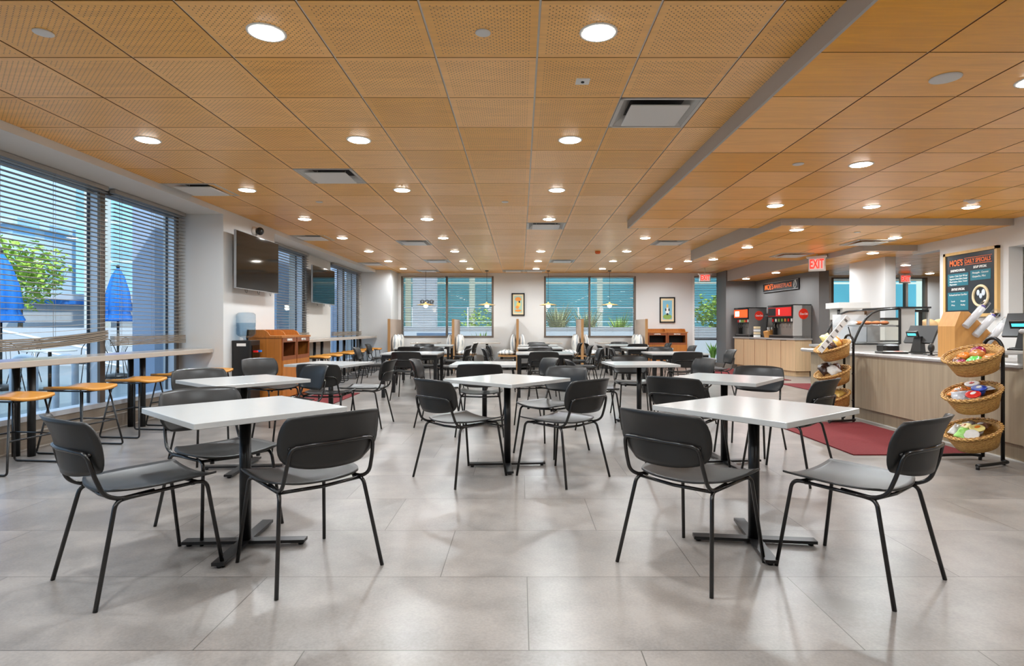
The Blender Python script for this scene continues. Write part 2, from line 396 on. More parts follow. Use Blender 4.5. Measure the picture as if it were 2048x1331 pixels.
    def build(s, name, parent=None, **props):
        me = D.meshes.new(name); me.from_pydata([tuple(v) for v in s.v], [], s.f)
        for m in s.mats: me.materials.append(m)
        me.polygons.foreach_set('material_index', s.m); me.polygons.foreach_set('use_smooth', s.sm)
        me.update()
        bm = bmesh.new(); bm.from_mesh(me); bmesh.ops.recalc_face_normals(bm, faces=bm.faces); bm.to_mesh(me); bm.free()
        o = D.objects.new(name, me); COL.objects.link(o)
        if parent is not None: o.parent = parent
        for k, v in props.items(): o[k] = v
        return o
def fillet(pts, r, n=5):
    out = [pts[0]]
    for i in range(1, len(pts)-1):
        a, b, c = pts[i-1], pts[i], pts[i+1]
        u = (a-b); w = (c-b); lu, lw = u.length, w.length; u.normalize(); w.normalize()
        d = min(r, lu*.48, lw*.48)
        p0, p1 = b+u*d, b+w*d
        for k in range(n+1):
            t = k/n; out.append(p0*(1-t)**2 + b*2*t*(1-t) + p1*t*t)
    out.append(pts[-1]); return out
def B(): return MB()
def empty(name, loc, rz=0, label=None, cat=None, group=None, kind=None):
    o = D.objects.new(name, None); COL.objects.link(o); o.location = loc; o.rotation_euler = (0, 0, rz); o.empty_display_size = .1
    return tag(o, label, cat, group, kind)
def tag(o, label=None, cat=None, group=None, kind=None):
    if label: o['label'] = label
    if cat: o['category'] = cat
    if group: o['group'] = group
    if kind: o['kind'] = kind
    return o
def copy_tree(o, parent=None):
    c = o.copy(); COL.objects.link(c)
    if parent is not None: c.parent = parent; c.matrix_parent_inverse = o.matrix_parent_inverse.copy()
    for ch in list(o.children): copy_tree(ch, c)
    return c
def struct(b, name): return b.build(name, kind='structure')
def text(name, body, size, m, parent=None, loc=(0, 0, 0), facing='-Y', extrude=.002, shear=0, align='CENTER', width=None, bold=0):
    cu = D.curves.new(name, 'FONT'); cu.body = body; cu.size = size; cu.extrude = extrude; cu.align_x = align; cu.align_y = 'CENTER'; cu.shear = shear
    cu.resolution_u = 3; cu.offset = bold
    cu.materials.append(m)
    o = D.objects.new(name, cu); COL.objects.link(o); o.location = loc
    if facing == '-Y': o.rotation_euler = (R(90), 0, 0)
    elif facing == '-X': o.rotation_euler = Matrix(((0, 0, -1), (-1, 0, 0), (0, 1, 0))).to_euler()
    elif facing == '+X': o.rotation_euler = Matrix(((0, 0, 1), (1, 0, 0), (0, 1, 0))).to_euler()
    bpy.context.view_layer.update()
    me = D.meshes.new_from_object(o.evaluated_get(bpy.context.evaluated_depsgraph_get())); me.name = name
    q = D.objects.new(name, me); q.location = o.location; q.rotation_euler = o.rotation_euler
    if width:
        xs = [v.co.x for v in me.vertices]; q.scale = (width/max(1e-6, max(xs)-min(xs)), 1, 1)
    D.objects.remove(o); D.curves.remove(cu); COL.objects.link(q); o = q
    if parent is not None: o.parent = parent
    return o

# ================================================================== SETTING
H1, H2, H3, H4 = 2.777, 2.66, 2.57, 2.475
XL, YB = -4.07, 17.3
b = B().box(-4.8, 12.3, -3.2, 17.5, -.06, 0, floor_mat()); struct(b, 'floor')

vent_cells = [(.71, 4.11, 1), (-2.34, 5.94, 1), (-4.17, 6.55, 1), (.10, 8.99, 1), (-4.17, 10.21, 1), (-2.34, 10.82, 1), (2.54, 10.82, 1),
              (-2.34, 13.87, 1), (.71, 13.87, 1), (-4.17, 14.48, 1), (-3.0+.05, 16.31, 1), (-.51, 16.31, 1), (.10, 16.31, 1)]
def tiles(b, regs, x0, y0, z, m, skips=()):
    for (xa, xb, ya, yb) in regs:
        i0, i1 = math.floor((xa-x0)/.61), math.ceil((xb-x0)/.61)
        j0, j1 = math.floor((ya-y0)/.61), math.ceil((yb-y0)/.61)
        for i in range(i0, i1):
            for j in range(j0, j1):
                u0, u1 = max(xa, x0+i*.61+.006), min(xb, x0+(i+1)*.61-.006)
                v0, v1 = max(ya, y0+j*.61+.004), min(yb, y0+(j+1)*.61-.004)
                if u1-u0 < .02 or v1-v0 < .02: continue
                cx, cy = x0+(i+.5)*.61, y0+(j+.5)*.61
                if any(abs(cx-sx-.305) < .2 and abs(cy-sy-.305) < .2 for sx, sy in skips): continue
                b.box(u0, u1, v0, v1, z, z+.018, m, mside=M['tileedge'])
        b.box(xa, xb, ya, yb, z+.10, z+.14, M['ventdark'])
        for i in range(i0, i1+1):
            gx = x0+i*.61
            if xa < gx < xb: b.box(gx-.006, gx+.006, ya, yb, z+.007, z+.03, M['tee'])
        for j in range(j0, j1+1):
            gy = y0+j*.61
            if ya < gy < yb: b.box(xa, xb, gy-.0036, gy+.0036, z+.013, z+.03, M['cabdark'])
b = B()
tiles(b, [(XL, 1.646, -3, 8.81), (XL, 3.62, 8.81, 12.25), (XL, 5.9, 12.25, YB)], .10, 2.888, H1, CM_MAIN, [(x, y) for x, y, _ in vent_cells])
cl = struct(b, 'ceiling')
b = B(); v2 = [(4.07, 10.9), (5.29, 9.29)]
tiles(b, [(1.646, 6.82, -3, 8.04), (1.646, 3.62, 8.04, 8.81)], 2.24, 3.185, H2, CM_2)
tiles(b, [(3.62, 6.82, 8.04, 9.99), (3.62, 5.9, 9.99, 12.25)], 2.24, 3.185, H3, CM_2)
tiles(b, [(5.9, 12.1, 9.99, 16.5), (6.9, 12.1, 7, 9.99)], 2.24, 3.185, H4, CM_2)
struct(b, 'ceiling_right')
b = B()
b.box(1.626, 1.646, -3, 8.81, H2-.004, H1+.03, M['trimgrey'])
b.box(1.626, 3.62, 8.81, 8.83, H2, H1+.03, M['trimgrey']); struct(b, 'trim_1')
b = B()
b.box(3.60, 3.62, 8.04, 12.25, H3-.004, H1+.03, M['trimgrey'])
b.box(3.60, 6.82, 8.02, 8.04, H3-.004, H2+.03, M['trimgrey'])
b.box(3.60, 5.9, 12.25, 12.27, H3, H1+.03, M['trimgrey']); struct(b, 'trim_2')
b = B()
b.box(5.88, 5.9, 9.99, 16.5, H4-.004, H1+.03, M['trimgrey'])
b.box(5.88, 6.82, 9.97, 9.99, H4-.004, H3+.03, M['trimgrey']); struct(b, 'trim_3')
# unseen roof slab added above everything to keep the sun out
b = B().box(-5.0, 12.5, -3.3, 17.5, H1+.16, H1+.5, M['conc']); struct(b, 'roof_sun_block')

def wall_open(b, ax, c0, c1, a0, a1, z0, z1, ops, m):
    """wall of boxes with rectangular openings; ax='x' runs along x"""
    cuts = sorted({a0, a1} | {v for o in ops for v in o[:2]})
    for p, q in zip(cuts[:-1], cuts[1:]):
        if q-p < 1e-4: continue
        hit = [o for o in ops if o[0] <= p+1e-5 and o[1] >= q-1e-5]
        segs = [(z0, z1)] if not hit else [(z0, hit[0][2]), (hit[0][3], z1)]
        for s0, s1 in segs:
            if s1-s0 < 1e-3: continue
            if ax == 'x': b.box(p, q, c0, c1, s0, s1, m)
            else: b.box(c0, c1, p, q, s0, s1, m)
HT = H1+.16
b = B()
wall_open(b, 'y', -4.86, -4.68, -3.2, 7.95, 0, HT, [(-2.4, 7.9, .27, 2.705)], M['wall'])
b.box(-4.86, XL, 7.95, 9.6, 0, H1+.1, M['wall'])
wall_open(b, 'y', -4.86, -4.5, 9.6, 17.3, 0, HT, [(10.5, 12.2, .27, 2.705), (13.75, 16.2, .27, 2.705)], M['wall_beige'])
b.box(-4.5, -3.64, 16.3, 17.3, 0, H1, M['wall'])
struct(b, 'wall_left')
b = B()
b.box(-4.68, XL, -3.2, 7.95, 2.705, H1+.1, M['wall'])
b.box(-4.5, XL, 9.6, 17.3, 2.705, H1+.1, M['wall'])
struct(b, 'trim_4')
b = B()
ops = [(-3.56, -.80, .86, 2.685), (.70, 3.44, .86, 2.685), (5.13, 6.0, .06, 2.685)]
wall_open(b, 'x', YB, YB+.18, -4.8, 6.9, 0, HT, ops, M['wall']); struct(b, 'wall_back')
b = B().box(-3.6, 5.85, YB-.015, YB, 2.69, H1, M['wall']); struct(b, 'trim_5')
b = B(); b.box(-4.8, 12.3, -3.3, -3.1, 0, HT, M['wall']); struct(b, 'wall_rear')
# right side: wall with menu, opening, pier, drinks wall, right room
b = B()
b.box(6.82, 7.02, -3.2, 6.6, 0, HT, M['wall'])
b.box(6.82, 7.02, 8.11, 9.44, 0, HT, M['wall'])
b.box(6.82, 7.02, 6.6, 8.11, 2.28, HT, M['wall']); b.box(6.82, 7.02, 6.6, 8.11, 0, 1.19, M['wall'])
b.box(7.05, 7.10, 6.5, 8.2, 1.1, 2.4, M['wall_beige'])
b.box(6.82, 7.0, 9.44, 10.10, 2.42, HT, M['wall'])
b.box(6.80, 7.0, 10.83, 12.0, 0, HT, M['wall'])
struct(b, 'wall_right')
b = B()
b.prism([(6.89, 13.4), (7.12, 13.4), (7.12, 17.3), (5.84, 17.3), (5.84, 16.5), (6.69, 16.5)], 0, HT, M['greywall']); struct(b, 'wall_drinks')
b = B(); b.prism([(5.80, 16.47), (6.2, 16.47), (6.2, 17.29), (5.80, 17.29)], 0, .12, M['base']); struct(b, 'baseboard_drinks')
b = B(); wall_open(b, 'x', 14.9, 15.1, 7.12, 12.3, 0, HT, [(7.98, 9.0, .3, 2.44), (9.5, 10.45, .1, 2.44)], M['wall'])
b.box(12.1, 12.3, -3.2, 15.1, 0, HT, M['wall']); struct(b, 'wall_servery')
# baseboards
b = B(); b.box(-3.64, 5.1, YB-.012, YB, 0, .1, M['base']); b.box(-4.5, -3.63, 16.288, 16.3, 0, .1, M['base']); b.box(-3.64, -3.628, 16.288, YB, 0, .1, M['base']); struct(b, 'baseboard_back')
b = B(); b.box(XL, XL+.012, 7.95, 9.6, 0, .1, M['base']); b.box(-4.5, -4.488, 9.6, 16.29, 0, .1, M['base']); struct(b, 'baseboard_left')
# stepped curb under the big left window
b = B()
b.box(-4.68, -4.655, -3.1, 7.95, .0, .27, M['curb']); b.box(-4.66, -4.64, -3.1, 7.95, .155, .17, M['wall_beige']); b.box(-4.66, -4.645, -3.1, 7.95, 0, .012, M['wall_beige'])
struct(b, 'trim_6')

# ------------------------------------------------------------------ windows
def side_window(name, y0, y1, xg, xi, zb, zt, mulls):
    """window in a wall along y; glass plane at xg, inner face at xi"""
    w = empty(name, (xg, (y0+y1)/2, 0), kind='structure'); b = B(); ox, oy = xg, (y0+y1)/2
    def bx(x0, x1, ya, yb, za, zc, m): b.box(x0-ox, x1-ox, ya-oy, yb-oy, za, zc, m)
    bx(xg-.03, xi+.03, y0, y1, zb, zb+.05, M['framealu']); bx(xg-.03, xi, y0, y1, zt-.06, zt, M['framebrown'])
    for (ya, yb) in [(y0, y0+.05), (y1-.06, y1)] + mulls:
        bx(xg-.03, xi-.02, ya, yb, zb, zt, M['framealu']); bx(xi-.02, xi+.01, ya, yb, zb, zt, M['framebrown'])
        bx(xg-.028, xg-.005, ya-.014, ya, zb+.05, zt-.06, M['gasket'])
    b.build('window_frame', w)
    B().box(-.004, .002, y0-oy+.05, y1-oy-.05, zb+.05, zt-.06, M['glass']).build('pane', w)
    return w
side_window('window_1', -2.4, 7.9, -4.76, -4.66, .27, 2.705, [(1.0, 1.08), (3.6, 3.68), (6.42, 6.50)])
side_window('window_2', 10.5, 12.2, -4.68, -4.55, .27, 2.705, [])
side_window('window_3', 13.75, 16.2, -4.68, -4.55, .27, 2.705, [(14.9, 14.97)])
def back_window(name, x0, x1, zb, zt, mulls, y=YB, door=False):
    w = empty(name, ((x0+x1)/2, y, 0), kind='structure'); b = B(); ox, oy = (x0+x1)/2, y
    def bx(xa, xb, ya, yb, za, zc, m): b.box(xa-ox, xb-ox, ya-oy, yb-oy, za, zc, m)
    fb = M['framebrown']
    bx(x0, x1, y+.02, y+.12, zt-.03, zt, fb); bx(x0, x1, y-.02, y+.12, zb, zb+.05, fb)
    for c in [x0+.03, x1-.03] + mulls: bx(c-.03, c+.03, y-.0, y+.12, zb, zt, fb if not door else M['white'])
    if door: bx(x0, x1, y+.03, y+.1, .78, .84, M['gasket']); bx(x0, x1, y+.03, y+.1, zb, .14, M['framealu'])
    b.build('window_frame' if not door else 'door_frame', w)
    B().box(x0-ox, x1-ox, .07, .076, zb, zt, M['glass']).build('pane', w)
back_window('window_4', -3.56, -.80, .86, 2.685, [-2.2]); back_window('window_5', .70, 3.44, .86, 2.685, [2.06])
back_window('door_1', 5.13, 6.0, .06, 2.685, [], door=True)
back_window('window_6', 7.98, 9.0, .3, 2.44, [], y=14.9); back_window('window_7', 9.5, 10.45, .1, 2.44, [9.92], y=14.9)

# ------------------------------------------------------------------ blinds
def blind(name, ax, c, a0, a1, zt, zb, label, pitch=.046, sag=0, wide=.048, cords=3, group='venetian blinds at the windows', bundle=True, tilt=2):
    o = empty(name, ((c, (a0+a1)/2, zt) if ax == 'y' else ((a0+a1)/2, c, zt)), 0 if ax == 'y' else -pi/2, label, 'blind', group)
    L = a1-a0; h = zt-zb
    B().box(-.03, .03, -L/2, L/2, -.045, 0, M['blind']).build('headrail', o)
    b = B(); n = int((h-.12)/pitch)
    for i in range(n):
        z = -.07-i*pitch; s_ = 0
        t = R(tilt); dx, dz = wide/2*cos(t), wide/2*sin(t)
        k = 10 if sag else 1
        for q in range(k):
            ya, yb = -L/2+L*q/k, -L/2+L*(q+1)/k
            def zz(y):
                u = (y+L/2)/L; f = max(0, (i-n+9)/9.0) if sag else 0
                return z - sag*f*4*u*(1-u)
            za_, zb_ = zz(ya), zz(yb)
            vs = [(-dx, ya, za_-dz), (dx, ya, za_+dz), (dx, yb, zb_+dz), (-dx, yb, zb_-dz)]
            vs += [(x, y, w+.004) for x, y, w in vs]
            b.add(vs, [(0,1,2,3),(4,7,6,5),(0,4,5,1),(1,5,6,2),(2,6,7,3),(3,7,4,0)], M['blind'])
    b.build('slats', o)
    b = B()
    for i in range(cords):
        y = -L/2+.12+(L-.24)*i/max(1, cords-1)
        b.tube([(.0, y, -.04), (.0, y, -h+.06)], .0016, M['blind'], 4)
        b.tube([(.022, y, -.04), (.022, y, -h+.06)], .0012, M['blind'], 4)
    b.build('ladder_cord', o)
    if bundle:
        b = B(); k = 14
        for j in range(6):
            rings = []
            for q in range(k+1):
                y = -L/2+L*q/k; u = q/k; z = -h+.02+j*.018 - sag*4*u*(1-u) + random.uniform(-.002, .002)
                wv = .027+random.uniform(-.002, .002)
                rings.append([(-wv, y, z), (wv, y, z), (wv, y, z+.013), (-wv, y, z+.013)])
            b.loft(rings, M['blindwood'], smooth=False)
        b.build('bottom_rail', o)
    return o
blind('window_blind', 'y', -4.57, 3.75, 6.40, 2.70, 1.00, 'wide grey slatted blind at the left window with sagging bottom, nearest the camera', sag=.08, cords=5)
blind('window_blind', 'y', -4.57, 1.15, 3.58, 2.70, 1.00, 'grey slatted blind at the left window beside the camera, mostly outside the view', cords=3)
blind('window_blind', 'y', -4.57, 6.50, 7.88, 2.70, .93, 'grey slatted blind beside the white pier, over the second umbrella', cords=3)
blind('window_blind', 'y', -4.46, 10.52, 12.18, 2.70, .93, 'grey slatted blind of the window partly behind the large television', cords=3, pitch=.05)
blind('window_blind', 'y', -4.46, 13.77, 16.18, 2.70, .93, 'grey slatted blind of the last left window, behind the smaller television', cords=3, pitch=.05)
for x0, x1, lab in ((-3.50, -2.24, 'back wall blind at far left, in front of the white outdoor pillar'), (-2.16, -.86, 'back wall blind left of the cook picture, right half of the first back window'),
                    (.76, 2.02, 'back wall blind right of the first picture, in front of spiky flax plants'), (2.10, 3.38, 'back wall blind left of the second picture, beside the last booth')):
    blind('window_blind', 'x', YB-.03, x0, x1, 2.68, .95, lab, pitch=.05, wide=.034, cords=3, bundle=False, group='blinds along the back wall', tilt=24)
blind('window_blind', 'x', YB-.03, 5.17, 5.95, 2.68, .70, 'narrow blind on the glass door at the back right', pitch=.05, wide=.034, cords=2, bundle=False, tilt=24)

# ================================================================== CEILING FITTINGS
ordn = ['first', 'second', 'third', 'fourth', 'fifth', 'sixth', 'seventh', 'eighth', 'ninth', 'tenth', 'eleventh']
def downlight(x, y, z, label, group, proto=[]):
    if not proto:
        o = empty('downlight', (x, y, z), 0)
        b = B(); b.lathe((0, 0, 0), [(.088, -.001), (.088, -.006), (.104, -.004), (.106, .004), (.088, .004)], M['white'], 28, cap=False); b.build('trim_ring', o)
        B().lathe((0, 0, 0), [(.088, .002), (.086, -.007), (.07, -.011), (.02, -.013)], M['lens'], 28).build('lens', o)
        ld = D.lights.new('lamp', 'AREA'); ld.shape = 'DISK'; ld.size = .17; ld.energy = LAMP_W; ld.color = LAMP_COL; ld.spread = R(165)
        l = D.objects.new('lamp', ld); COL.objects.link(l); l.parent = o; l.location = (0, 0, -.017)
        proto.append(o)
    else:
        o = copy_tree(proto[0]); o.location = (x, y, z)
    tag(o, label, 'ceiling light', group); return o
xs = [-3.23, -1.40, .43, 2.26, 4.09]
names_x = ['against the left windows', 'left of centre', 'at centre', 'right of centre', 'at far right']
for k in range(-2, 8):
    y = 3.20+1.83*k
    for j, x in enumerate(xs):
        if k == 4 and j == 2: continue
        if x > 1.6 and y < 8.9: continue
        if x > 3.55 and y < 12.4: continue
        if k == 7 and j == 0: pass
        row = ('behind the camera, row %s' % ordn[-k-1]) if k < 0 else ('%s row of lights in the wooden ceiling' % ordn[k])
        if k < 0 and k == -1: row = 'just behind the camera'
        if k == -2: row = 'far behind the camera'
        downlight(x, y, H1, 'round recessed downlight %s, %s' % (row, names_x[j]), 'downlights in the perforated wood ceiling')
for x, y, lab in ((3.15, 3.55, 'over the right tables, at the picture edge'), (3.15, 5.37, 'second over the aisle before the counter'), (3.15, 7.18, 'third along the aisle, near the far end of the lowered ceiling'),
                  (3.15, 1.7, 'beside the camera'), (5.64, 7.27, 'above the menu board, right of the ceiling sensor'), (4.38, 7.24, 'over the pastry case, before the dropped edge'), (5.64, 5.4, 'over the till at far right'), (5.64, 2.0, 'at right beside the camera'), (3.15, -.8, 'behind the camera')):
    downlight(x, y, H2, 'round downlight, lowered ceiling, ' + lab, 'downlights in the lowered ceiling')
for x, y, lab in ((4.0, 8.41, 'left of the first, close to its near edge'), (4.0, 10.24, 'in the middle of the strip left of the hanging exit sign'), (4.0, 12.05, 'at its far end'), (5.91, 9.16, 'before the white pillar, beside the dark vent')):
    downlight(x, y, H3, 'round downlight, dropped bay, ' + lab, 'downlights in the dropped bay')
for x, y, lab in ((6.25, 10.3, 'above the white pillar'), (6.25, 12.17, 'just under the hanging exit sign'), (6.15, 13.98, 'lighting the grey wall sign'), (6.1, 15.7, 'in the far corner over the first soda machine'), (8.16, 12.3, 'seen through the opening beside the menu wall'), (9.98, 14.16, 'deepest, near the side room window')):
    downlight(x, y, H4, 'round downlight, lowest ceiling, ' + lab, 'downlights in the lowest ceiling')

def vent(x, y, z, label, proto=[]):
    if not proto:
        o = empty('ceiling_vent', (x, y, z)); b = B()
        for s_ in (-1, 1):
            b.box(s_*.275, s_*.302, -.3, .3, -.004, .02, M['steelm']); b.box(-.302, .302, s_*.275, s_*.3, -.004, .02, M['steelm'])
            b.add([(s_*.275, -.275, 0), (s_*.275, .275, 0), (s_*.2, .2, .06), (s_*.2, -.2, .06)], [(0, 1, 2, 3)], M['steelm'])
            b.add([(-.275, s_*.275, 0), (.275, s_*.275, 0), (.2, s_*.2, .06), (-.2, s_*.2, .06)], [(0, 1, 2, 3)], M['steelm'])
        b.build('vent_frame', o)
        B().box(-.2, .2, -.2, .2, .06, .07, M['ventdark']).build('duct_opening', o)
        b = B().rbox(-.215, .215, -.215, .215, -.022, -.012, .01, M['vent'])
        for s_ in (-1, 1): b.box(s_*.15-.004, s_*.15+.004, -.004, .004, -.014, .062, M['steelm'])
        b.build('diffuser_plate', o); proto.append(o)
    else:
        o = copy_tree(proto[0]); o.location = (x, y, z)
    return tag(o, label, 'air vent', 'square ceiling vents')
vl = ['largest square vent, above the right tables', 'square vent left of centre, third row of tiles back', 'square vent touching the window bulkhead above the white pier', 'square vent at centre, ninth tile row',
      'vent against the left bulkhead above the large television', 'vent left of centre, between downlights halfway back', 'vent right of centre, before the dropped bay', 'vent left of centre far back',
      'vent right of centre far back', 'far vent against the left bulkhead', 'last vent row, above the first back window', 'last vent row, left one at centre', 'last vent row, right one at centre']
for (x, y, _), lb in zip(vent_cells, vl):
    xx = x+.305 if x != -4.17 else -3.76
    vent(xx, y+.305, H1, lb)
vent(5.27, 11.3, H3-.012, 'vent in the dropped bay left of the hanging exit sign'); vent(5.75, 9.62, H3-.012, 'dark-edged vent before the white pillar')
def disc(name, x, y, z, r, label, cat, h=.008, m='vent'):
    return tag(B().lathe((0, 0, 0), [(r, 0), (r, -h*.6), (r*.85, -h), (r*.2, -h)], M[m], 22).build(name), label, cat, 'ceiling discs'), None
def cdisc(x, y, z, r, label):
    o, _ = disc('sprinkler_cover', x, y, z, r, label, 'sprinkler cover'); o.location = (x, y, z); return o
cdisc(-2.63, 3.2, H1, .05, 'flat sprinkler disc in the wood ceiling, top left corner of the picture')
cdisc(-.207, 3.2, H1, .043, 'flat sprinkler disc in the wood ceiling between the two largest lights')
cdisc(-.2, 7.5, H1, .045, 'small sprinkler disc at ceiling centre'); cdisc(-2.6, 7.5, H1, .045, 'small sprinkler disc left of centre')
cdisc(2.56, 5.35, H2, .05, 'small sprinkler disc in the lowered ceiling'); cdisc(5.0, 8.62, H3, .045, 'small sprinkler disc in the dropped bay')
o = cdisc(2.57, 3.51, H2, .085, 'white oval smoke detector on the lowered ceiling, top right'); o.name = 'smoke_detector'; o['category'] = 'smoke detector'
o = B().box(-.045, .045, -.045, .045, -.006, 0, M['white']).cyl((0, 0), .011, -.012, -.006, M['ventdark'], 12).build('ceiling_sensor'); o.location = (.41, 3.83, H1)
tag(o, 'small square white sensor in the perforated ceiling above centre', 'sensor')
o = B().lathe((0, 0, 0), [(.05, 0), (.05, -.02), (.03, -.04), (.01, -.045)], M['white'], 18).box(-.09, .09, -.02, .02, -.02, 0, M['white']).build('motion_sensor'); o.location = (5.33, 6.85, H2)
tag(o, 'white protruding motion sensor on the lowered ceiling at right', 'sensor')
o = B().lathe((0, 0, 0), [(.06, 0), (.06, -.02), (.045, -.05), (.01, -.055)], M['orange'], 18).build('ceiling_speaker'); o.location = (1.65, 12.4, H1)
tag(o, 'small orange alarm device on the wooden ceiling far back', 'alarm')

# pendants above booth tables
def pendant(x, label, proto=[]):
    if not proto:
        o = empty('pendant_lamp', (x, 16.55, H1))
        B().tube([(0, 0, 0), (0, 0, -.92)], .005, M['black'], 6).build('cord', o)
        B().cyl((0, 0), .05, -.02, 0, M['black'], 16).build('canopy', o)
        B().lathe((0, 0, -.98), [(.02, .09), (.028, .055), (.06, .045), (.25, .0), (.255, -.006), (.06, .03)], M['goldframe'], 28).build('lamp_shade', o)
        B().ell((0, 0, -1.0), .062, .062, .055, M['bulb'], 14, 8).build('bulb', o)
        ld = D.lights.new('lamp', 'POINT'); ld.shadow_soft_size = .06; ld.energy = 1.5; ld.color = (1, .93, .82)
        l = D.objects.new('lamp', ld); COL.objects.link(l); l.parent = o; l.location = (0, 0, -1.08); proto.append(o)
    else:
        o = copy_tree(proto[0]); o.location.x = x
    tag(o, label, 'pendant lamp', 'pendant lamps over the booths')
for x, lb in ((-2.70, 'glowing disc pendant over the leftmost booth'), (-.96, 'glowing disc pendant over the second booth from left, beside the first picture'), (.79, 'glowing disc pendant over the third booth, in front of flax plants'), (2.54, 'glowing disc pendant over the rightmost booth')): pendant(x, lb)

# exit signs
def exit_sign(x, y, z, label, rz=0, stem=.05, ztop=H1, w=.30):
    o = empty('exit_sign', (x, y, z), rz, label, 'exit sign')
    B().rbox(-w/2, w/2, -.025, .025, -.1, .1, .01, M['white']).build('housing', o)
    B().box(-w/2+.02, w/2-.02, -.029, -.025, -.08, .08, M['exitbg']).build('face_panel', o)
    text('lettering', 'EXIT', .19, M['exit'], o, (0, -.032, 0), bold=.004, width=w*.82)
    B().box(-w/2-.03, w/2+.03, -.05, .05, .1, .12, M['white']).tube([(0, 0, .12), (0, 0, ztop-z)], .012, M['white'], 8).build('mounting_bracket', o)
exit_sign(5.05, 15.9, 2.51, 'red EXIT sign hanging before the back right door, beside the grey wall')
exit_sign(5.72, 11.2, 2.37, 'red EXIT sign hung highest, above the soda machines', R(-38), w=.30, ztop=H3)
last = [q for q in COL.objects if q.name.startswith('exit_sign')][-1]; last.scale = (1, 1, 1.3)
exit_sign(9.40, 14.2, 2.34, 'red EXIT sign in the side room, glimpsed beside the pastry case', ztop=H4, w=.26)

# ================================================================== FURNITURE
def make_chair():
    o = empty('dining_chair', (0, 0, 0))
    def seat_fn(u, v):
        # superellipse-like grid: squarish outline with rounded rear
        k = 1/(1+.16*(abs(u*v))**2.2) if v < 0 else 1/(1+.035*(abs(u*v))**3)
        y = .02 + v*.225*k
        hw = .236 - .03*max(0, -v)**2 - .008*max(0, v)
        x = u*hw*k
        z = .443 + .016*abs(u)**2.6*(1+.2*v) - .010*max(0, v)**3*(1-abs(u)**2*1.1) - .012*(1-u*u)*(1-v*v) + .004*max(0, -v)**3
        return (x, y, z), (-.1*u, .03*v, 1)
    B().shell(seat_fn, 16, 14, .009, M['black']).build('seat', o)
    def back_fn(u, v):
        k = 1/(1+(.12 if v > 0 else .18)*(abs(u*v))**2.6)
        x = u*.243*k*(1-.10*max(0, -v)**2.2); z = .652 + v*.126*k
        y = -.262 - .16*(z-.652) + .075*(abs(u)**2.1) - .03*max(0, v)**2 - .05
        return (x, y, z), (.5*u*-1, 1, .16)
    B().shell(back_fn, 18, 10, .009, M['black']).build('backrest', o)
    r = .0092
    pts = [(-.185, -.02, .427), (-.203, -.165, .424), (-.212, -.222, .455), (-.207, -.257, .55), (-.200, -.276, .632), (-.12, -.303, .640), (0, -.319, .642),
           (.12, -.303, .640), (.200, -.276, .632), (.207, -.257, .55), (.212, -.222, .455), (.203, -.165, .424), (.185, -.02, .427)]
    b = B(); b.tube(pts, r, M['hoop'], 8, fil=.035)
    for s_ in (-1, 1): b.tube([(s_*.2, -.273, .628), (s_*.2, -.258, .628)], .007, M['hoop'], 6)
    b.build('back_frame', o)
    b = B()
    b.tube([(-.20, -.155, .418), (0, -.165, .412), (.20, -.155, .418)], .0085, M['hoop'], 8)
    b.tube([(-.185, .17, .424), (0, .17, .415), (.185, .17, .424)], .0085, M['hoop'], 8)
    for s_ in (-1, 1):
        b.tube([(s_*.203, -.15, .422), (s_*.186, .17, .425)], .0085, M['hoop'], 8)
        b.cyl((s_*.13, .17), .012, .402, .425, M['blacksteel'], 8)
    b.build('under_frame', o)
    for s_ in (-1, 1):
        B().tube([(s_*.185, .13, .426), (s_*.192, .205, .424), (s_*.226, .267, .0)], r, M['hoop'], 8, fil=.04).build('leg', o)
        B().tube([(s_*.190, -.11, .42), (s_*.205, -.175, .418), (s_*.256, -.265, .0)], r, M['hoop'], 8, fil=.035).build('leg', o)
    return o
chair0 = make_chair(); chair_used = [False]
def chair(x, y, a, label, group='black dining chairs'):
    o = copy_tree(chair0) if chair_used[0] else chair0
    chair_used[0] = True
    o.location = (x, y, 0); o.rotation_euler = (0, 0, R(a-90))
    tag(o, 'black moulded dining chair, ' + label, 'chair', group)
G1, G2, G3 = 'black dining chairs at the square tables', 'black dining chairs at the left long tables', 'black dining chairs at the centre long tables'
G4 = 'black dining chairs at the right long tables'
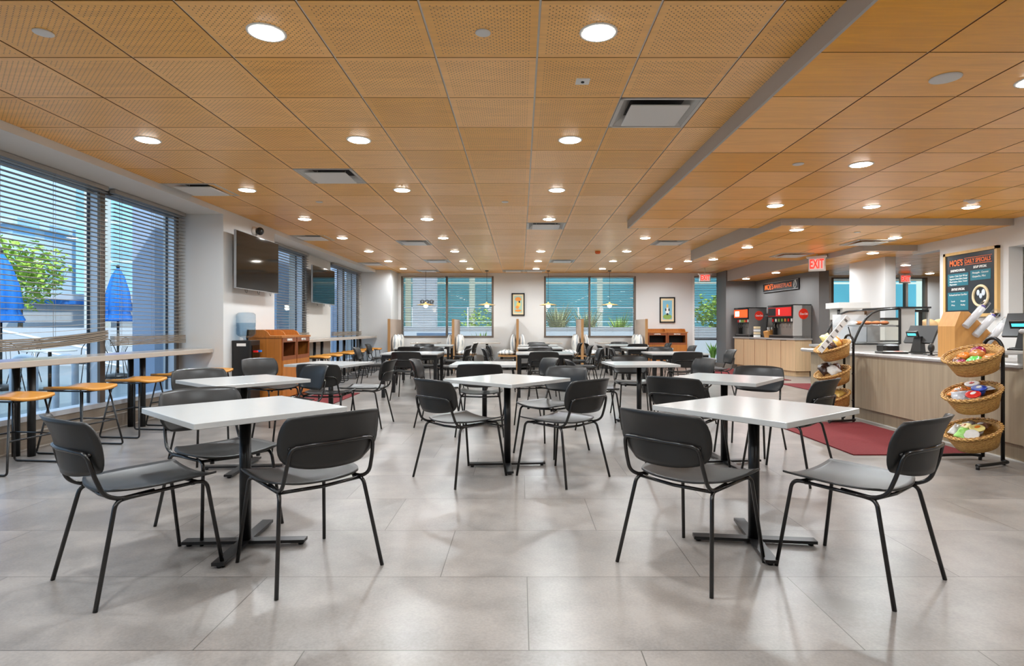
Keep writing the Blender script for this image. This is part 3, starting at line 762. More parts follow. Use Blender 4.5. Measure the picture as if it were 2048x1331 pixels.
for a in [
 (-1.77, 2.71, 54, 'leftmost in the foreground, turned toward the near left table', G1),
 (-1.04, 2.82, 135.4, 'foreground, right of the near left table, back to the camera', G1),
 (-1.75, 3.40, -38, 'behind the near left table, facing right toward it', G1),
 (-2.72, 5.12, -40, 'behind the second left table, beside the tan stools', G1),
 (-2.24, 5.60, -132, 'with bluish sheen, between the second left table and the waste cabinet', G1),
 (-2.10, 6.34, 86, 'back to the camera, directly behind the bluish chair', G1),
 (-2.98, 6.98, -32, 'against the wooden waste cabinet, right of the water cooler', G1),
 (-1.83, 6.86, 177, 'pulled out right of the third left table, facing left', G1),
 (.843, 2.837, 41.3, 'foreground, left of the near right table, back to the camera', G1),
 (1.576, 2.72, 125, 'rightmost in the foreground, facing the near right table', G1),
 (-.46, 4.49, 45.3, 'front left of the centre table', G1),
 (.32, 4.49, 135, 'front right of the centre table', G1),
 (.28, 5.40, -128, 'bluish, behind the right corner of the centre table', G1),
 (-.43, 6.35, 90, 'back to the camera, just behind the centre table', G1),
 (1.36, 4.68, 48, 'front left of the second right table, behind the near right table', G1),
 (2.08, 4.52, 133, 'right of the second right table, in front of the red mat', G1),
 (2.14, 5.44, -130, 'behind the second right table, facing the camera', G1),
 (-.96, 6.93, 0, 'left of the far centre square table, facing right', G1),
 (.10, 7.15, -160, 'bluish, right of the far centre square table', G1),
 (.88, 6.77, 0, 'left of the far right square table, facing right', G1),
 (1.47, 7.57, -90, 'behind the far right square table, facing the camera', G1),
 (2.02, 7.12, -165, 'bluish, right of the far right square table', G1),
 # group A
 (-1.80, 9.40, 90, 'back to the camera at the nearest left long table', G2),
 (-1.72, 11.0, -90, 'behind the nearest left long table, facing the camera', G2),
 (-2.84, 11.1, 5, 'left of the left long tables, facing right, the nearer', G2),
 (-3.28, 13.6, 5, 'left of the left long tables, facing right, the farther', G2),
 (-1.24, 10.5, 178, 'right of the nearest left long table, facing left', G2),
 (-1.40, 12.3, 178, 'right of the middle left long table, facing left', G2),
 (-1.40, 14.3, 178, 'right of the last left long table, near the second booth', G2),
 (-2.22, 11.85, 90, 'back to the camera at the middle left long table', G2),
 (-2.25, 13.3, -90, 'behind the middle left long table, facing the camera', G2),
 # group B
 (.37, 9.42, 90, 'back to the camera at the nearest centre long table', G3),
 (.38, 11.0, -90, 'behind the nearest centre long table, facing the camera', G3),
 (-.36, 10.6, 0, 'left of the nearest centre long table, facing right', G3),
 (-.38, 12.4, 0, 'left of the middle centre long table, facing right', G3),
 (1.16, 10.6, 180, 'right of the nearest centre long table, facing left', G3),
 (1.20, 12.4, 180, 'right of the middle centre long table, facing left', G3),
 (1.18, 14.4, 180, 'right of the last centre long table, facing left', G3),
 (.40, 11.85, 90, 'back to the camera at the middle centre long table', G3),
 (.42, 13.3, -90, 'behind the middle centre long table, facing the camera', G3),
 (.42, 14.95, -90, 'behind the last centre long table, facing the camera', G3),
 # group C
 (2.62, 9.35, 90, 'back to the camera at the nearest right long table', G4),
 (2.72, 11.0, -90, 'behind the nearest right long table, facing the camera', G4),
 (1.98, 10.7, -12, 'left of the right long tables, the nearer', G4),
 (1.98, 12.35, 0, 'left of the right long tables, the farther', G4),
 (1.92, 14.3, 0, 'pulled out before the rightmost booth, facing right', G4),
 (2.75, 11.85, 90, 'back to the camera at the middle right long table', G4),
 (3.36, 12.3, 180, 'right of the middle right long table, before the back waste cabinet', G4),
 (2.75, 13.9, 90, 'back to the camera at the last right long table', G4),
 (2.62, 15.15, -90, 'behind the last right long table, near the booth', G4),
 (3.36, 14.3, 180, 'right of the last right long table, facing left', G4),
 (3.32, 9.95, 178, 'right of the nearest right long table, before the glass door', G4)]: chair(*a)

def make_pedestal():
    o = empty('pedestal_table', (0, 0, 0))
    s_ = .378
    B().rbox(-s_, s_, -s_, s_, .700, .728, .006, M['tabletop'], 2, bev=.002).build('tabletop', o)
    b = B().cyl((0, 0), .029, .028, .69, M['blacksteel'], 20); b.box(-.16, .16, -.03, .03, .69, .70, M['blacksteel']).box(-.03, .03, -.16, .16, .69, .70, M['blacksteel']); b.build('column', o)
    b = B()
    for k in range(4):
        T = Matrix.Rotation(R(45+90*k), 4, 'Z')
        b.box(0 if k % 2 else .0, .315, -.03, .03, .014, .030, M['blacksteel'], T=T)
        b.cyl((.29, 0), .014, 0, .014, M['blacksteel'], 10, T=T)
    b.build('cross_base', o)
    return o
pt0 = make_pedestal(); used = [False]
for x, y, a, lb in ((-1.46, 3.08, 48, 'nearest white square pedestal table on the left'), (1.25, 3.11, 38, 'nearest white square pedestal table on the right'),
                    (-2.26, 4.74, 50, 'second white pedestal table on the left, behind the nearest one'), (-.11, 4.84, 50, 'white pedestal table at picture centre'),
                    (1.73, 4.93, 51, 'second white pedestal table on the right, before the red mat'), (-2.27, 6.95, -12, 'third white pedestal table on the left, beside the wooden waste cabinet'),
                    (-.43, 6.95, 0, 'far white pedestal table behind the centre one'), (1.42, 6.95, 4, 'far white pedestal table standing square, right of centre')):
    o = copy_tree(pt0) if used[0] else pt0; used[0] = True
    o.location = (x, y, 0); o.rotation_euler = (0, 0, R(a)); tag(o, lb, 'table', 'white square pedestal tables')
def make_long(w, d):
    o = empty('four_leg_table', (0, 0, 0))
    B().rbox(-w/2, w/2, -d/2, d/2, .702, .728, .005, M['tabletop'], 2, bev=.002).build('tabletop', o)
    b = B()
    for s_ in (-1, 1):
        b.box(-w/2+.02, w/2-.02, s_*(d/2-.045), s_*(d/2-.02), .645, .702, M['blacksteel']); b.box(s_*(w/2-.045), s_*(w/2-.02), -d/2+.03, d/2-.03, .645, .702, M['blacksteel'])
    b.build('apron', o)
    for sx in (-1, 1):
        for sy in (-1, 1): B().box(sx*(w/2-.02), sx*(w/2-.075), sy*(d/2-.02), sy*(d/2-.075), 0, .645, M['blacksteel']).build('leg', o)
    return o
lt0 = make_long(.95, .86); used2 = [False]
for x, y, lb in ((-1.83, 9.95, 'white long table with black legs, nearest of the left row'), (-2.15, 12.4, 'white table with black legs, middle of the left row'), (-2.15, 14.2, 'white table with black legs, last of the left row'),
                 (.40, 9.95, 'white table with black legs, nearest of the centre row'), (.41, 12.4, 'white table with black legs, middle of the centre row'), (.42, 14.15, 'white table with black legs, last of the centre row'),
                 (2.62, 9.9, 'white table with black legs, nearest of the right row'), (2.68, 12.4, 'white table with black legs, middle of the right row'), (2.62, 14.4, 'white table with black legs, last of the right row')):
    o = copy_tree(lt0) if used2[0] else lt0; used2[0] = True
    o.location = (x, y, 0); tag(o, lb, 'table', 'white tables with four black legs')

# bar ledges and stools
def ledge(y0, y1, x0, x1, z, label, posts, th=.055):
    o = empty('window_bar', ((x0+x1)/2, (y0+y1)/2, 0), 0, label, 'bar counter'); w, l = (x1-x0)/2, (y1-y0)/2
    B().rbox(-w, w, -l, l, z-th, z, .02, M['ledge'], 4, bev=.004).build('worktop', o)
    for (px, py) in posts:
        B().cyl((px-(x0+x1)/2, py-(y0+y1)/2), .031, 0, z-th, M['blacksteel'], 18).build('post', o)
    return o
ledge(-1.5, 7.93, -4.62, -4.19, .868, 'long grey bar ledge along the near left window', [(-4.50, 3.6), (-4.32, 3.6), (-4.52, 5.2), (-4.38, 5.2), (-4.54, 6.76), (-4.40, 6.76)])
ledge(10.0, 16.26, -4.47, -4.02, .925, 'grey bar ledge along the far left windows behind the waste cabinet', [(-4.40, 12.4), (-4.24, 12.4), (-4.40, 13.97), (-4.24, 13.97), (-4.42, 15.42), (-4.26, 15.42)])
def make_stool():
    o = empty('bar_stool', (0, 0, 0))
    def f(u, v):
        k = 1/(1+.05*abs(u*v)**3)
        x = u*.225*k; y = v*.19*k
        return (x, y, .578+.022*abs(v)**2.2-.006*u*u), (0, -.15*v, 1)
    B().shell(f, 12, 10, .024, M['tan']).build('seat', o)
    b = B(); b.box(-.19, .19, -.165, -.15, .560, .572, M['blacksteel']); b.box(-.19, .19, .15, .165, .560, .572, M['blacksteel']); b.box(-.19, -.175, -.16, .16, .556, .568, M['blacksteel']); b.box(.175, .19, -.16, .16, .556, .568, M['blacksteel']); b.build('seat_frame', o)
    for s_ in (-1, 1):
        B().tube([(-.15, s_*.15, .568), (-.225, s_*.24, .009), (.225, s_*.24, .009), (.15, s_*.15, .568)], .0085, M['blacksteel'], 8, fil=.03).build('sled_frame', o)
    b = B(); b.tube([(-.192, -.2, .26), (-.192, .2, .26)], .007, M['blacksteel'], 6); b.tube([(.192, -.2, .26), (.192, .2, .26)], .007, M['blacksteel'], 6); b.tube([(-.192, .2, .26), (.192, .2, .26)], .007, M['blacksteel'], 6); b.build('footrest', o)
    return o
st0 = make_stool(); u3 = [False]
for x, y, lb in [(-4.16, 4.74, 'nearest tan leather stool at the left window, cut by the picture edge'), (-4.16, 5.50, 'second tan stool from the camera at the near window'), (-4.15, 6.28, 'third tan stool at the near window'), (-4.15, 7.03, 'fourth tan stool at the near window'), (-4.10, 7.66, 'fifth tan stool, next to the white pier')] + \
    [(-3.90, 11.1, 'first tan stool past the wooden waste cabinet'), (-3.92, 11.9, 'second tan stool past the waste cabinet'), (-3.92, 12.8, 'third tan stool of the far bar'), (-3.94, 13.7, 'fourth tan stool of the far bar'), (-3.96, 14.6, 'fifth tan stool of the far bar'), (-3.98, 15.55, 'last tan stool, by the back corner column')]:
    o = copy_tree(st0) if u3[0] else st0; u3[0] = True
    o.location = (x, y, 0); o.rotation_euler = (0, 0, R(-6)); tag(o, lb, 'stool', 'tan leather bar stools')

# televisions, wall camera
def tv(x, y0, y1, z0, z1, wallx, label):
    o = empty('television', (x, (y0+y1)/2, (z0+z1)/2), 0, label, 'television'); l, h = (y1-y0)/2, (z1-z0)/2
    B().box(-.03, .0, -l, l, -h, h, M['tvback']).build('case', o)
    B().box(.0, .004, -l+.008, l-.008, -h+.012, h-.008, M['screen']).build('screen', o)
    B().box(wallx-x, -.03, -.2, .2, -.2, .2, M['black']).build('wall_mount', o)
    b = B()
    for k in (-.4, 0, .4): b.tube([(-.02, k, -h), (-.02, k+.02, -h-.04), (-.02, k+.06, -h-.05), (-.02, k+.07, -h)], .003, M['black'], 5)
    b.build('cable', o)
tv(-3.93, 8.02, 9.42, 1.70, 2.51, XL, 'large black flat television on the white pier, the nearer')
tv(-4.28, 11.95, 13.36, 1.67, 2.45, -4.5, 'smaller looking black television further along the left wall')
o = empty('wall_camera', (XL, 8.85, 2.62), 0, 'white round security camera above the nearer television', 'camera')
B().lathe((0, 0, 0), [(.07, 0), (.07, .03), (.06, .05)], M['white'], 20, T=Matrix.Rotation(R(90), 4, 'Y')).build('mount', o)
B().ell((.10, -.0, 0), .055, .06, .06, M['black'], 14, 10).build('lens_ball', o)

# water cooler
o = empty('water_cooler', (-3.935, 8.32, 0), 0, 'black water cooler with blue plastic bottle, left of the waste cabinet', 'water cooler')
B().rbox(-.135, .13, -.15, .17, .0, .97, .02, M['black'], 4).build('body', o)
B().box(.13, .138, -.10, .12, .55, .90, M['screen']).build('dispensing_bay', o)
b = B(); b.box(.138, .19, -.07, -.03, .80, .825, M['redpaint']); b.box(.138, .19, .05, .09, .80, .825, M['ubl']); b.build('tap', o)
B().box(.12, .20, -.1, .12, .555, .575, M['steelm']).build('drip_tray', o)
B().box(-.06, .07, -.152, -.150, .89, .93, M['white']).build('sticker', o)
b = B().lathe((0, 0, .97), [(.03, 0), (.035, .03), (.10, .06), (.128, .09), (.130, .17), (.124, .185), (.130, .20), (.130, .29), (.124, .305), (.130, .32), (.128, .37), (.10, .395), (.03, .40)], M['water'], 28); b.build('bottle', o)
B().lathe((0, 0, .97), [(.10, .065), (.122, .09), (.124, .17), (.118, .185), (.124, .20), (.124, .25), (.02, .251)], glass_mat('bottle_water', (.70, .80, .87), 1.0), 24).build('water', o)

# waste cabinets
def waste(x, y, rz, label, t1='LANDFILL', t2='RECYCLE'):
    """front faces local -y; width along x"""
    o = empty('waste_cabinet', (x, y, 0), rz, label, 'waste cabinet'); W, Dp, Ht = 1.16, .50, 1.0
    b = B()
    b.box(-W/2, -W/2+.03, 0, Dp, 0, Ht, M['cab']); b.box(W/2-.03, W/2, 0, Dp, 0, Ht, M['cab']); b.box(-W/2, W/2, Dp-.02, Dp, 0, Ht, M['cab']); b.box(-.015, .015, 0, Dp, 0, Ht, M['cabdark'])
    b.box(-W/2, W/2, .02, Dp, .0, .08, M['cabdark']); b.build('carcass', o)
    B().box(-W/2-.015, W/2+.015, -.02, Dp, Ht, Ht+.03, M['cab']).build('top_board', o)
    b = B(); b.box(-W/2, W/2, Dp-.025, Dp, Ht+.03, Ht+.12, M['cab']); b.build('back_rail', o)
    for xx in (-W/2+.01, 0, W/2-.01):
        pts = [(Dp, Ht+.03), (.16, Ht+.03), (.20, Ht+.09), (.26, Ht+.12), (Dp, Ht+.12)]
        vs = [(xx-.01, p, q) for p, q in pts] + [(xx+.01, p, q) for p, q in pts]; n = len(pts)
        B().add(vs, [list(range(n)), list(range(2*n-1, n-1, -1))] + [(i, (i+1) % n, n+(i+1) % n, n+i) for i in range(n)], M['cab']).build('divider_fin', o)
    for s_, tx in ((-1, t1), (1, t2)):
        x0, x1 = (-W/2+.03, -.015) if s_ < 0 else (.015, W/2-.03)
        B().box(x0+.004, x1-.004, -.016, 0, .10, .66, M['cab']).build('door', o)
        fr = B().box(x0, x1, -.016, .004, .66, .72, M['cabdark']).box(x0, x0+.03, -.016, .004, .72, .93, M['cabdark']).box(x1-.03, x1, -.016, .004, .72, .93, M['cabdark']).box(x0, x1, -.016, .004, .93, 1.0, M['cabdark']).build('opening_frame', o)
        B().box(x0+.03, x1-.03, .3, .31, .7, .95, M['ventdark']).box(x0+.01, x1-.01, .004, .3, .68, .69, M['ventdark']).build('bin_opening', o)
        text('lettering', tx, .045, M['textwhite'], o, ((x0+x1)/2, -.019, .965), bold=.001)
    return o
waste(-3.56, 9.20, R(90), 'wooden double waste cabinet by the water cooler')
waste(4.24, 16.78, 0, 'wooden double waste cabinet at the back wall under the second picture')

# red mats
def mat_(x0, x1, y0, y1, label):
    o = B().box(x0, x1, y0, y1, .001, .011, M['red']).build('floor_mat')
    b = o; tag(o, label, 'mat', 'red entrance mats')
    return o
mat_(-3.52, -2.82, 8.3, 10.2, 'red carpet mat in front of the left waste cabinet')
mat_(3.0, 4.12, 5.23, 7.03, 'large red carpet mat in front of the checkout counter')
mat_(4.9, 5.9, 12.65, 16.3, 'red carpet mat in front of the soda machines')
mat_(5.31, 6.2, 10.7, 11.9, 'red carpet mat behind the far basket stand')

# booths along the back wall
PX = [-3.57, -1.83, -.08, 1.68, 3.42]
pl = ['leftmost tan booth partition by the corner column', 'booth partition between first and second booths', 'middle booth partition under the first picture', 'booth partition between third and fourth booths', 'rightmost booth partition beside the waste cabinet']
for x, lb in zip(PX, pl):
    o = empty('booth_partition', (x, 16.5, 0), 0, lb, 'partition', 'booth partitions')
    B().box(-.03, .03, -.72, .78, .0, 1.385, M['panelfab']).build('fabric_panel', o)
    B().box(-.034, .034, -.76, -.72, 0, 1.39, M['panelwood']).build('wood_edge', o)
bn = 0
nm = ['first', 'second', 'third', 'rightmost']
bench0 = None
for i in range(4):
    for s_ in (1, -1):
        x = (PX[i]+.03 if s_ > 0 else PX[i+1]-.03)
        if bench0 is None:
            o = empty('booth_bench', (x, 16.35, 0))
            B().box(.0, .50, -.55, .75, .36, .40, M['panelwood']).build('seat_board', o)
            B().box(.02, .40, -.5, .75, .06, .1, M['ventdark']).box(.02, .06, -.5, -.46, 0, .36, M['blacksteel']).box(.40, .44, -.5, -.46, 0, .36, M['blacksteel']).box(.40, .44, .6, .64, 0, .36, M['blacksteel']).build('leg_frame', o)
            b = B()
            for q in range(3): b.ell((.27, -.33+q*.40, .46), .25, .22, .065, M['fabric'], 14, 8, f=lambda a, t: 1/(max(abs(cos(a)), abs(sin(a)))**.45))
            b.build('seat_cushion', o)
            b = B()
            for q in range(3): b.ell((.09, -.33+q*.40, .70), .085, .22, .27, M['fabric'], 14, 10)
            b.build('back_cushion', o); bench0 = o
        else: o = copy_tree(bench0); o.location.x = x
        o.scale = (s_, 1, 1)
        side = 'left' if s_ > 0 else 'right'
        tag(o, 'pale striped cushioned bench on the %s of the %s booth' % (side, nm[i]), 'bench', 'cushioned booth benches')
for i in range(4):
    xm = (PX[i]+PX[i+1])/2
    o = empty('booth_table', (xm, 16.55, 0), 0, 'pale grey booth table on one black post in the %s booth' % nm[i], 'table', 'booth tables')
    B().rbox(-.37, .37, -.38, .55, .70, .728, .02, M['ledge'], 3).build('tabletop', o)
    B().cyl((0, 0), .035, .02, .70, M['blacksteel'], 16).build('column', o)
    B().box(-.25, .25, -.2, .2, 0, .02, M['blacksteel']).build('base_plate', o)

# framed pictures: plain generic art
def picture(x0, x1, z0, z1, label, sky_c, blobs):
    o = empty('framed_picture', ((x0+x1)/2, YB-.02, (z0+z1)/2), 0, label, 'picture', 'framed pictures'); w, h = (x1-x0)/2, (z1-z0)/2
    b = B(); t = .036
    b.box(-w, w, -.02, .01, h-t, h, M['textblack']).box(-w, w, -.02, .01, -h, -h+t, M['textblack']).box(-w, -w+t, -.02, .01, -h, h, M['textblack']).box(w-t, w, -.02, .01, -h, h, M['textblack']); b.build('frame', o)
    B().box(-w+t, w-t, -.006, 0, -h+t, h-t, M['cream']).build('mount', o)
    b = B(); iw, ih = w*.60, h*.74
    b.box(-iw, iw, -.009, -.006, -ih, ih, sky_c)
    for (cx, cz, rx, rz, m) in blobs:
        n = 18; ring = lambda yy: [(cx*iw+rx*iw*cos(2*pi*k/n), yy, cz*ih+rz*ih*sin(2*pi*k/n)) for k in range(n)]
        b.loft([ring(-.009), ring(-.0105-.0004*blobs.index((cx, cz, rx, rz, m)))], m, smooth=False)
    b.build('print', o)
pal = {k: mat('print_'+k, c, .6) for k, c in dict(mint=(160, 190, 176), orange=(226, 144, 66), yellow=(238, 196, 90), dark=(40, 40, 46), blue=(126, 182, 204), green=(136, 168, 84), white=(232, 232, 226), skin=(228, 186, 96)).items()}
picture(-.265, .125, 1.51, 2.18, 'black framed print with orange and yellow shapes between the two back windows', pal['mint'], [(0, .62, .8, .26, pal['orange']), (.1, 0, .5, .32, pal['yellow']), (-.2, -.35, .45, .2, pal['orange']), (.3, .3, .2, .13, pal['dark']), (0, -.75, .85, .14, pal['orange'])])
picture(4.14, 4.60, 1.30, 2.06, 'larger black framed print of a pale figure on green, above the back waste cabinet', pal['blue'], [(0, -.72, .95, .27, pal['green']), (0, -.1, .42, .36, pal['white']), (-.35, .02, .14, .16, pal['dark']), (.35, .02, .14, .16, pal['dark']), (0, .42, .22, .2, pal['skin']), (0, -.45, .22, .12, pal['dark'])])

# ================================================================== CHECKOUT COUNTER
o = empty('checkout_counter', (4.19, 6.2, 0), 0, 'long grey-oak checkout counter with grey worktop at right', 'counter')
def cb(b, x0, x1, y0, y1, z0, z1, m): return b.box(x0-4.19, x1-4.19, y0-6.2, y1-6.2, z0, z1, m)
cb(B(), 4.21, 4.85, 4.86, 7.42, .16, .80, M['lam']).build('front_panel', o)
b = B(); b.rbox(0, .78, 4.88-6.2, 8.7-6.2, .80, .845, .02, M['ctop'], 4, bev=.012); cb(b, 4.9, 6.4, 7.45, 8.7, .80, .845, M['ctop']); b.build('worktop', o)
b = B(); cb(b, 4.27, 4.85, 3.9, 7.42, 0, .16, M['lam']); cb(b, 4.265, 4.27, 3.9, 7.42, 0, .012, M['wall_beige']); b.build('toe_kick', o)
b = B(); cb(b, 4.85, 6.3, 7.5, 8.6, 0, .80, M['lam']); cb(b, 4.3, 4.85, 7.42, 8.6, .0, .80, M['lam']); b.build('end_unit', o)
b = B(); cb(b, 4.19, 4.24, 3.2, 4.84, .16, 1.10, M['lam']); cb(b, 4.24, 4.9, 3.2, 3.3, 0, 1.10, M['lam']); b.build('raised_panel', o)
b = B(); b.rbox(-.03, .42, 3.2-6.2, 4.86-6.2, 1.10, 1.14, .02, M['ctop'], 4, bev=.012); b.build('raised_shelf', o)
b = B(); cb(b, 4.22, 4.8, 4.86, 5.3, .93, .95, M['steelm']); cb(b, 4.22, 4.25, 4.9, 4.93, .845, .93, M['steel']); cb(b, 4.22, 4.25, 5.25, 5.28, .845, .93, M['steel']); b.build('metal_shelf', o)

# till
def till(x, y, z, rz, label, s=1.0):
    o = empty('point_of_sale_terminal', (x, y, z), rz, label, 'till')
    B().prism([(-.10, -.08), (.10, -.08), (.10, .10), (-.10, .10)], 0, .015, M['black']).loft([[(-.06, -.04, .015), (.06, -.04, .015), (.06, .06, .015), (-.06, .06, .015)], [(-.04, 0, .20), (.04, 0, .20), (.04, .06, .20), (-.04, .06, .20)]], M['black'], smooth=False).build('stand', o)
    T = Matrix.Translation((0, .06, .23)) @ Matrix.Rotation(R(-32), 4, 'X')
    B().box(-.17, .17, 0, .03, -.12, .12, M['black'], T=T).build('monitor', o)
    B().box(-.155, .155, .03, .033, -.105, .105, M['screen'], T=T).build('screen', o)
    T = Matrix.Translation((-.02, -.06, .23)) @ Matrix.Rotation(R(25), 4, 'X')
    B().box(-.065, .065, -.015, .015, -.035, .035, M['black'], T=T).build('customer_display', o)
    B().box(-.05, .05, -.018, -.015, -.014, .014, M['cyan'], T=T).build('display_screen', o)
till(4.80, 7.02, .845, R(-68), 'black till with tilted screen at the middle of the counter')
till(4.45, 5.12, .95, R(-60), 'black till at the right picture edge, above the near basket stand')
# till accessories
o = empty('card_reader_tray', (4.42, 6.92, .845), R(-10), 'flat black tray with papers lying left of the till', 'tray')
B().rbox(-.14, .14, -.12, .12, 0, .02, .02, M['black']).build('tray', o); B().box(-.05, .15, -.09, .10, .02, .026, M['white']).box(.02, .10, -.08, .0, .026, .028, M['redpaint']).build('papers', o)
o = tag(B().rbox(-.10, .10, -.09, .09, 0, .10, .03, M['black'], 5, bev=.02).build('receipt_printer'), 'low black receipt printer box beside the till', 'printer'); o.location = (4.62, 7.30, .845)
o = empty('barcode_scanner', (4.50, 6.36, .845), 0, 'small black rounded scanner right of the till', 'scanner')
B().cyl((0, 0), .035, 0, .012, M['black'], 16).cyl((0, 0), .012, .01, .05, M['black'], 10).build('stand', o); B().ell((0, 0, .085), .032, .035, .05, M['black'], 14, 10).build('head', o)
o = tag(B().tube([(4.72, 6.75, .852), (4.5, 6.7, .852), (4.45, 6.58, .852), (4.58, 6.54, .852), (4.48, 6.48, .852), (4.60, 6.4, .852)], .005, M['black'], 6, fil=.05).build('power_cable'), 'black cable curled on the counter by the scanner', 'cable')
o = tag(B().box(4.62, 4.72, 6.16, 6.20, .845, .94, M['white']).build('card_holder'), 'small white box on the counter beside the lid dispenser', 'box')
o = tag(B().tube([(4.5, 5.0, .96), (4.42, 5.08, .965), (4.5, 5.18, .97), (4.38, 5.22, .965), (4.35, 5.1, .96), (4.42, 5.02, .962), (4.36, 4.98, .965)], .009, M['black'], 6, fil=.05).build('power_cable'), 'thick black cable coil on the metal shelf at far right', 'cable')
# lid dispenser: stepped oak block with three clear tubes
o = empty('lid_dispenser', (4.40, 5.88, .845), R(0), 'oak lid dispenser block with three slanted clear tubes', 'dispenser')
def xz_prism(b, pts, y0, y1, m, T=None):
    n = len(pts); vs = [(x, y0, z) for x, z in pts] + [(x, y1, z) for x, z in pts]
    return b.add(vs, [list(range(n)), list(range(2*n-1, n-1, -1))] + [(i, (i+1) % n, n+(i+1) % n, n+i) for i in range(n)], m, T=T)
b = B(); xz_prism(b, [(0, 0), (.50, 0), (.50, .12), (.14, .47), (.06, .47), (0, .32)], .0, .24, M['oak']); b.build('block', o)
M['tube_steel'] = mat('frosted_tube', (212, 212, 214), .25, var=.04)
for i, (cx, cz) in enumerate(((.10, .34), (.20, .25), (.31, .17))):
    a = R(48); dx, dz = cos(a), sin(a)
    B().tube([(cx-.03*dx, -.035, cz-.03*dz), (cx+.10*dx, -.035, cz+.10*dz), (cx+.22*dx, -.035, cz+.22*dz)], .034, M['tube_steel'], 16).build('tube', o)
    B().tube([(cx+.19*dx, -.03, cz+.19*dz), (cx+.30*dx, -.03, cz+.30*dz)], .036, M['clear'], 16).build('tube_end', o)
    if i < 2: B().tube([(cx+.20*dx, -.03, cz+.20*dz), (cx+.25*dx, -.03, cz+.25*dz)], .02, mat('purple_wrap', (84, 66, 140), .5), 10).build('sachet', o)
# pastry case
o = empty('pastry_case', (4.33, 7.55, .845), 0, 'curved glass pastry display case on the counter', 'display case')
o.scale = (1, 1, .82)
prof = [(0, 0), (.03, .10), (.09, .26), (.16, .40), (.24, .49), (.33, .535), (.50, .555)]
Dc = .75
b = B().box(-.02, .98, 0, Dc, 0, .115, M['steelm']); b.build('base', o)
b = B()
for yy in (0, Dc):
    b.tube([(x, yy, z+.115) for x, z in prof] + [(.60, yy, .672)], .017, M['black'], 6)
    b.box(.59, .60, 0, Dc, .675, .68, M['black']); b.box(.59, .615, yy-.01, yy+.01, .115, .67, M['black']); b.box(0, .6, yy-.01, yy+.01, .105, .125, M['black'])
b.build('glass_frame', o)
pp = [Vector((x, 0, z+.115)) for x, z in prof] + [Vector((.60, 0, .672))]
b = B(); n = len(pp); b.add([tuple(p) for p in pp] + [(p.x, Dc, p.z) for p in pp], [(i, i+1, n+i+1, n+i) for i in range(n-1)], M['clear'], True)
b.build('curved_glass', o)
b = B(); b.add([tuple(p) for p in pp] + [(.6, 0, .115)], [list(range(n+1))], M['clear']); b.build('side_glass', o)
B().box(.10, .60, .03, Dc-.03, .395, .405, M['clear']).box(.10, .60, .02, .03, .385, .415, M['steel']).build('shelf', o)
b = B(); b.box(.615, .80, -.0, .02, .115, .68, M['steelm']); b.box(.615, .80, Dc-.02, Dc, .115, .68, M['steelm']); b.box(.56, 1.0, -.02, Dc, .68, .705, M['black'])
b.box(.97, .99, 0, .03, .115, .68, M['steelm']); b.box(.88, .91, .02, .05, .115, .66, M['black']); b.box(.80, .98, 0, .03, .62, .66, M['black']); b.box(.80, .98, .0, Dc, .115, .13, M['steelm']); b.build('rear_cabinet', o)
B().box(.12, .60, Dc-.03, Dc-.02, .12, .60, M['white']).build('inner_back_panel', o)
o = empty('pastry_tray', (4.70, 7.62, 1.178), 0, 'tray of glazed pastries on the shelf of the glass case', 'tray')
B().rbox(-.13, .20, 0, .5, 0, .012, .01, M['steel']).build('tray', o)
pastry = mat('pastry', (196, 112, 58), .5, var=.35, scale=30)
k = 0
for i in range(3):
    for j in range(2):
        q = tag(B().ell((0, 0, .025), .05, .065, .026, pastry, 12, 8).build('pastry'), 'glazed orange-brown pastry in the glass case, %s of three columns, %s row' % (ordn[i], 'front' if j == 0 else 'back'), 'pastry', 'pastries in the glass case')
        q.location = (4.62+i*.11, 7.72+j*.2, 1.190)
# coffee brewer, juice dispenser behind
o = empty('service_counter', (4.85, 9.0, 0), 0, 'low back counter behind the far basket stand holding the brewer', 'counter')
B().box(0, 1.7, .05, .7, 0, .84, M['lam2']).build('cabinet', o); B().box(-.03, 1.72, 0, .7, .84, .88, M['ctop']).build('worktop', o)
o = empty('coffee_brewer', (5.02, 9.15, .88), 0, 'pale grey coffee brewer with black filter basket', 'coffee brewer')
B().box(.06, .50, 0, .38, .40, .58, M['steelm']).box(.26, .50, .0, .38, 0, .40, M['steelm']).box(0, .5, 0, .4, .58, .67, M['white']).build('body', o)
B().lathe((.14, .12, .36), [(.05, 0), (.09, .10), (.095, .20)], M['black'], 16).tube([(.07, .06, .5), (.0, .0, .48), (-.01, -.02, .40)], .012, M['black'], 6, fil=.02).build('filter_basket', o)
B().lathe((.14, .12, 0), [(.075, 0), (.08, .05), (.08, .30), (.06, .33)], mat('pale_blue_urn', (176, 192, 214), .3), 20).build('urn', o)
o = empty('juice_dispenser', (5.28, 8.42, .845), 0, 'clear drink dispenser tank left of the pastry case', 'drink dispenser')
B().box(0, .25, 0, .22, 0, .12, M['black']).build('base', o); B().box(.01, .24, .01, .21, .12, .42, mat('milky_tank', (228, 226, 214), .15)).build('tank', o); B().box(0, .25, 0, .22, .42, .45, M['black']).build('lid', o)
o = empty('paper_bag_shelf', (5.5, 7.8, .845), 0, 'brown paper bags on a rear shelf behind the till', 'paper bags')
B().box(0, .6, 0, .4, 0, .24, M['steelm']).build('shelf_unit', o)
b = B()
for q in range(3): b.ell((.12+q*.17, .2, .33), .11, .12, .10, mat('kraft_paper', (196, 160, 112), .7), 8, 6)
b.build('paper_bag', o)

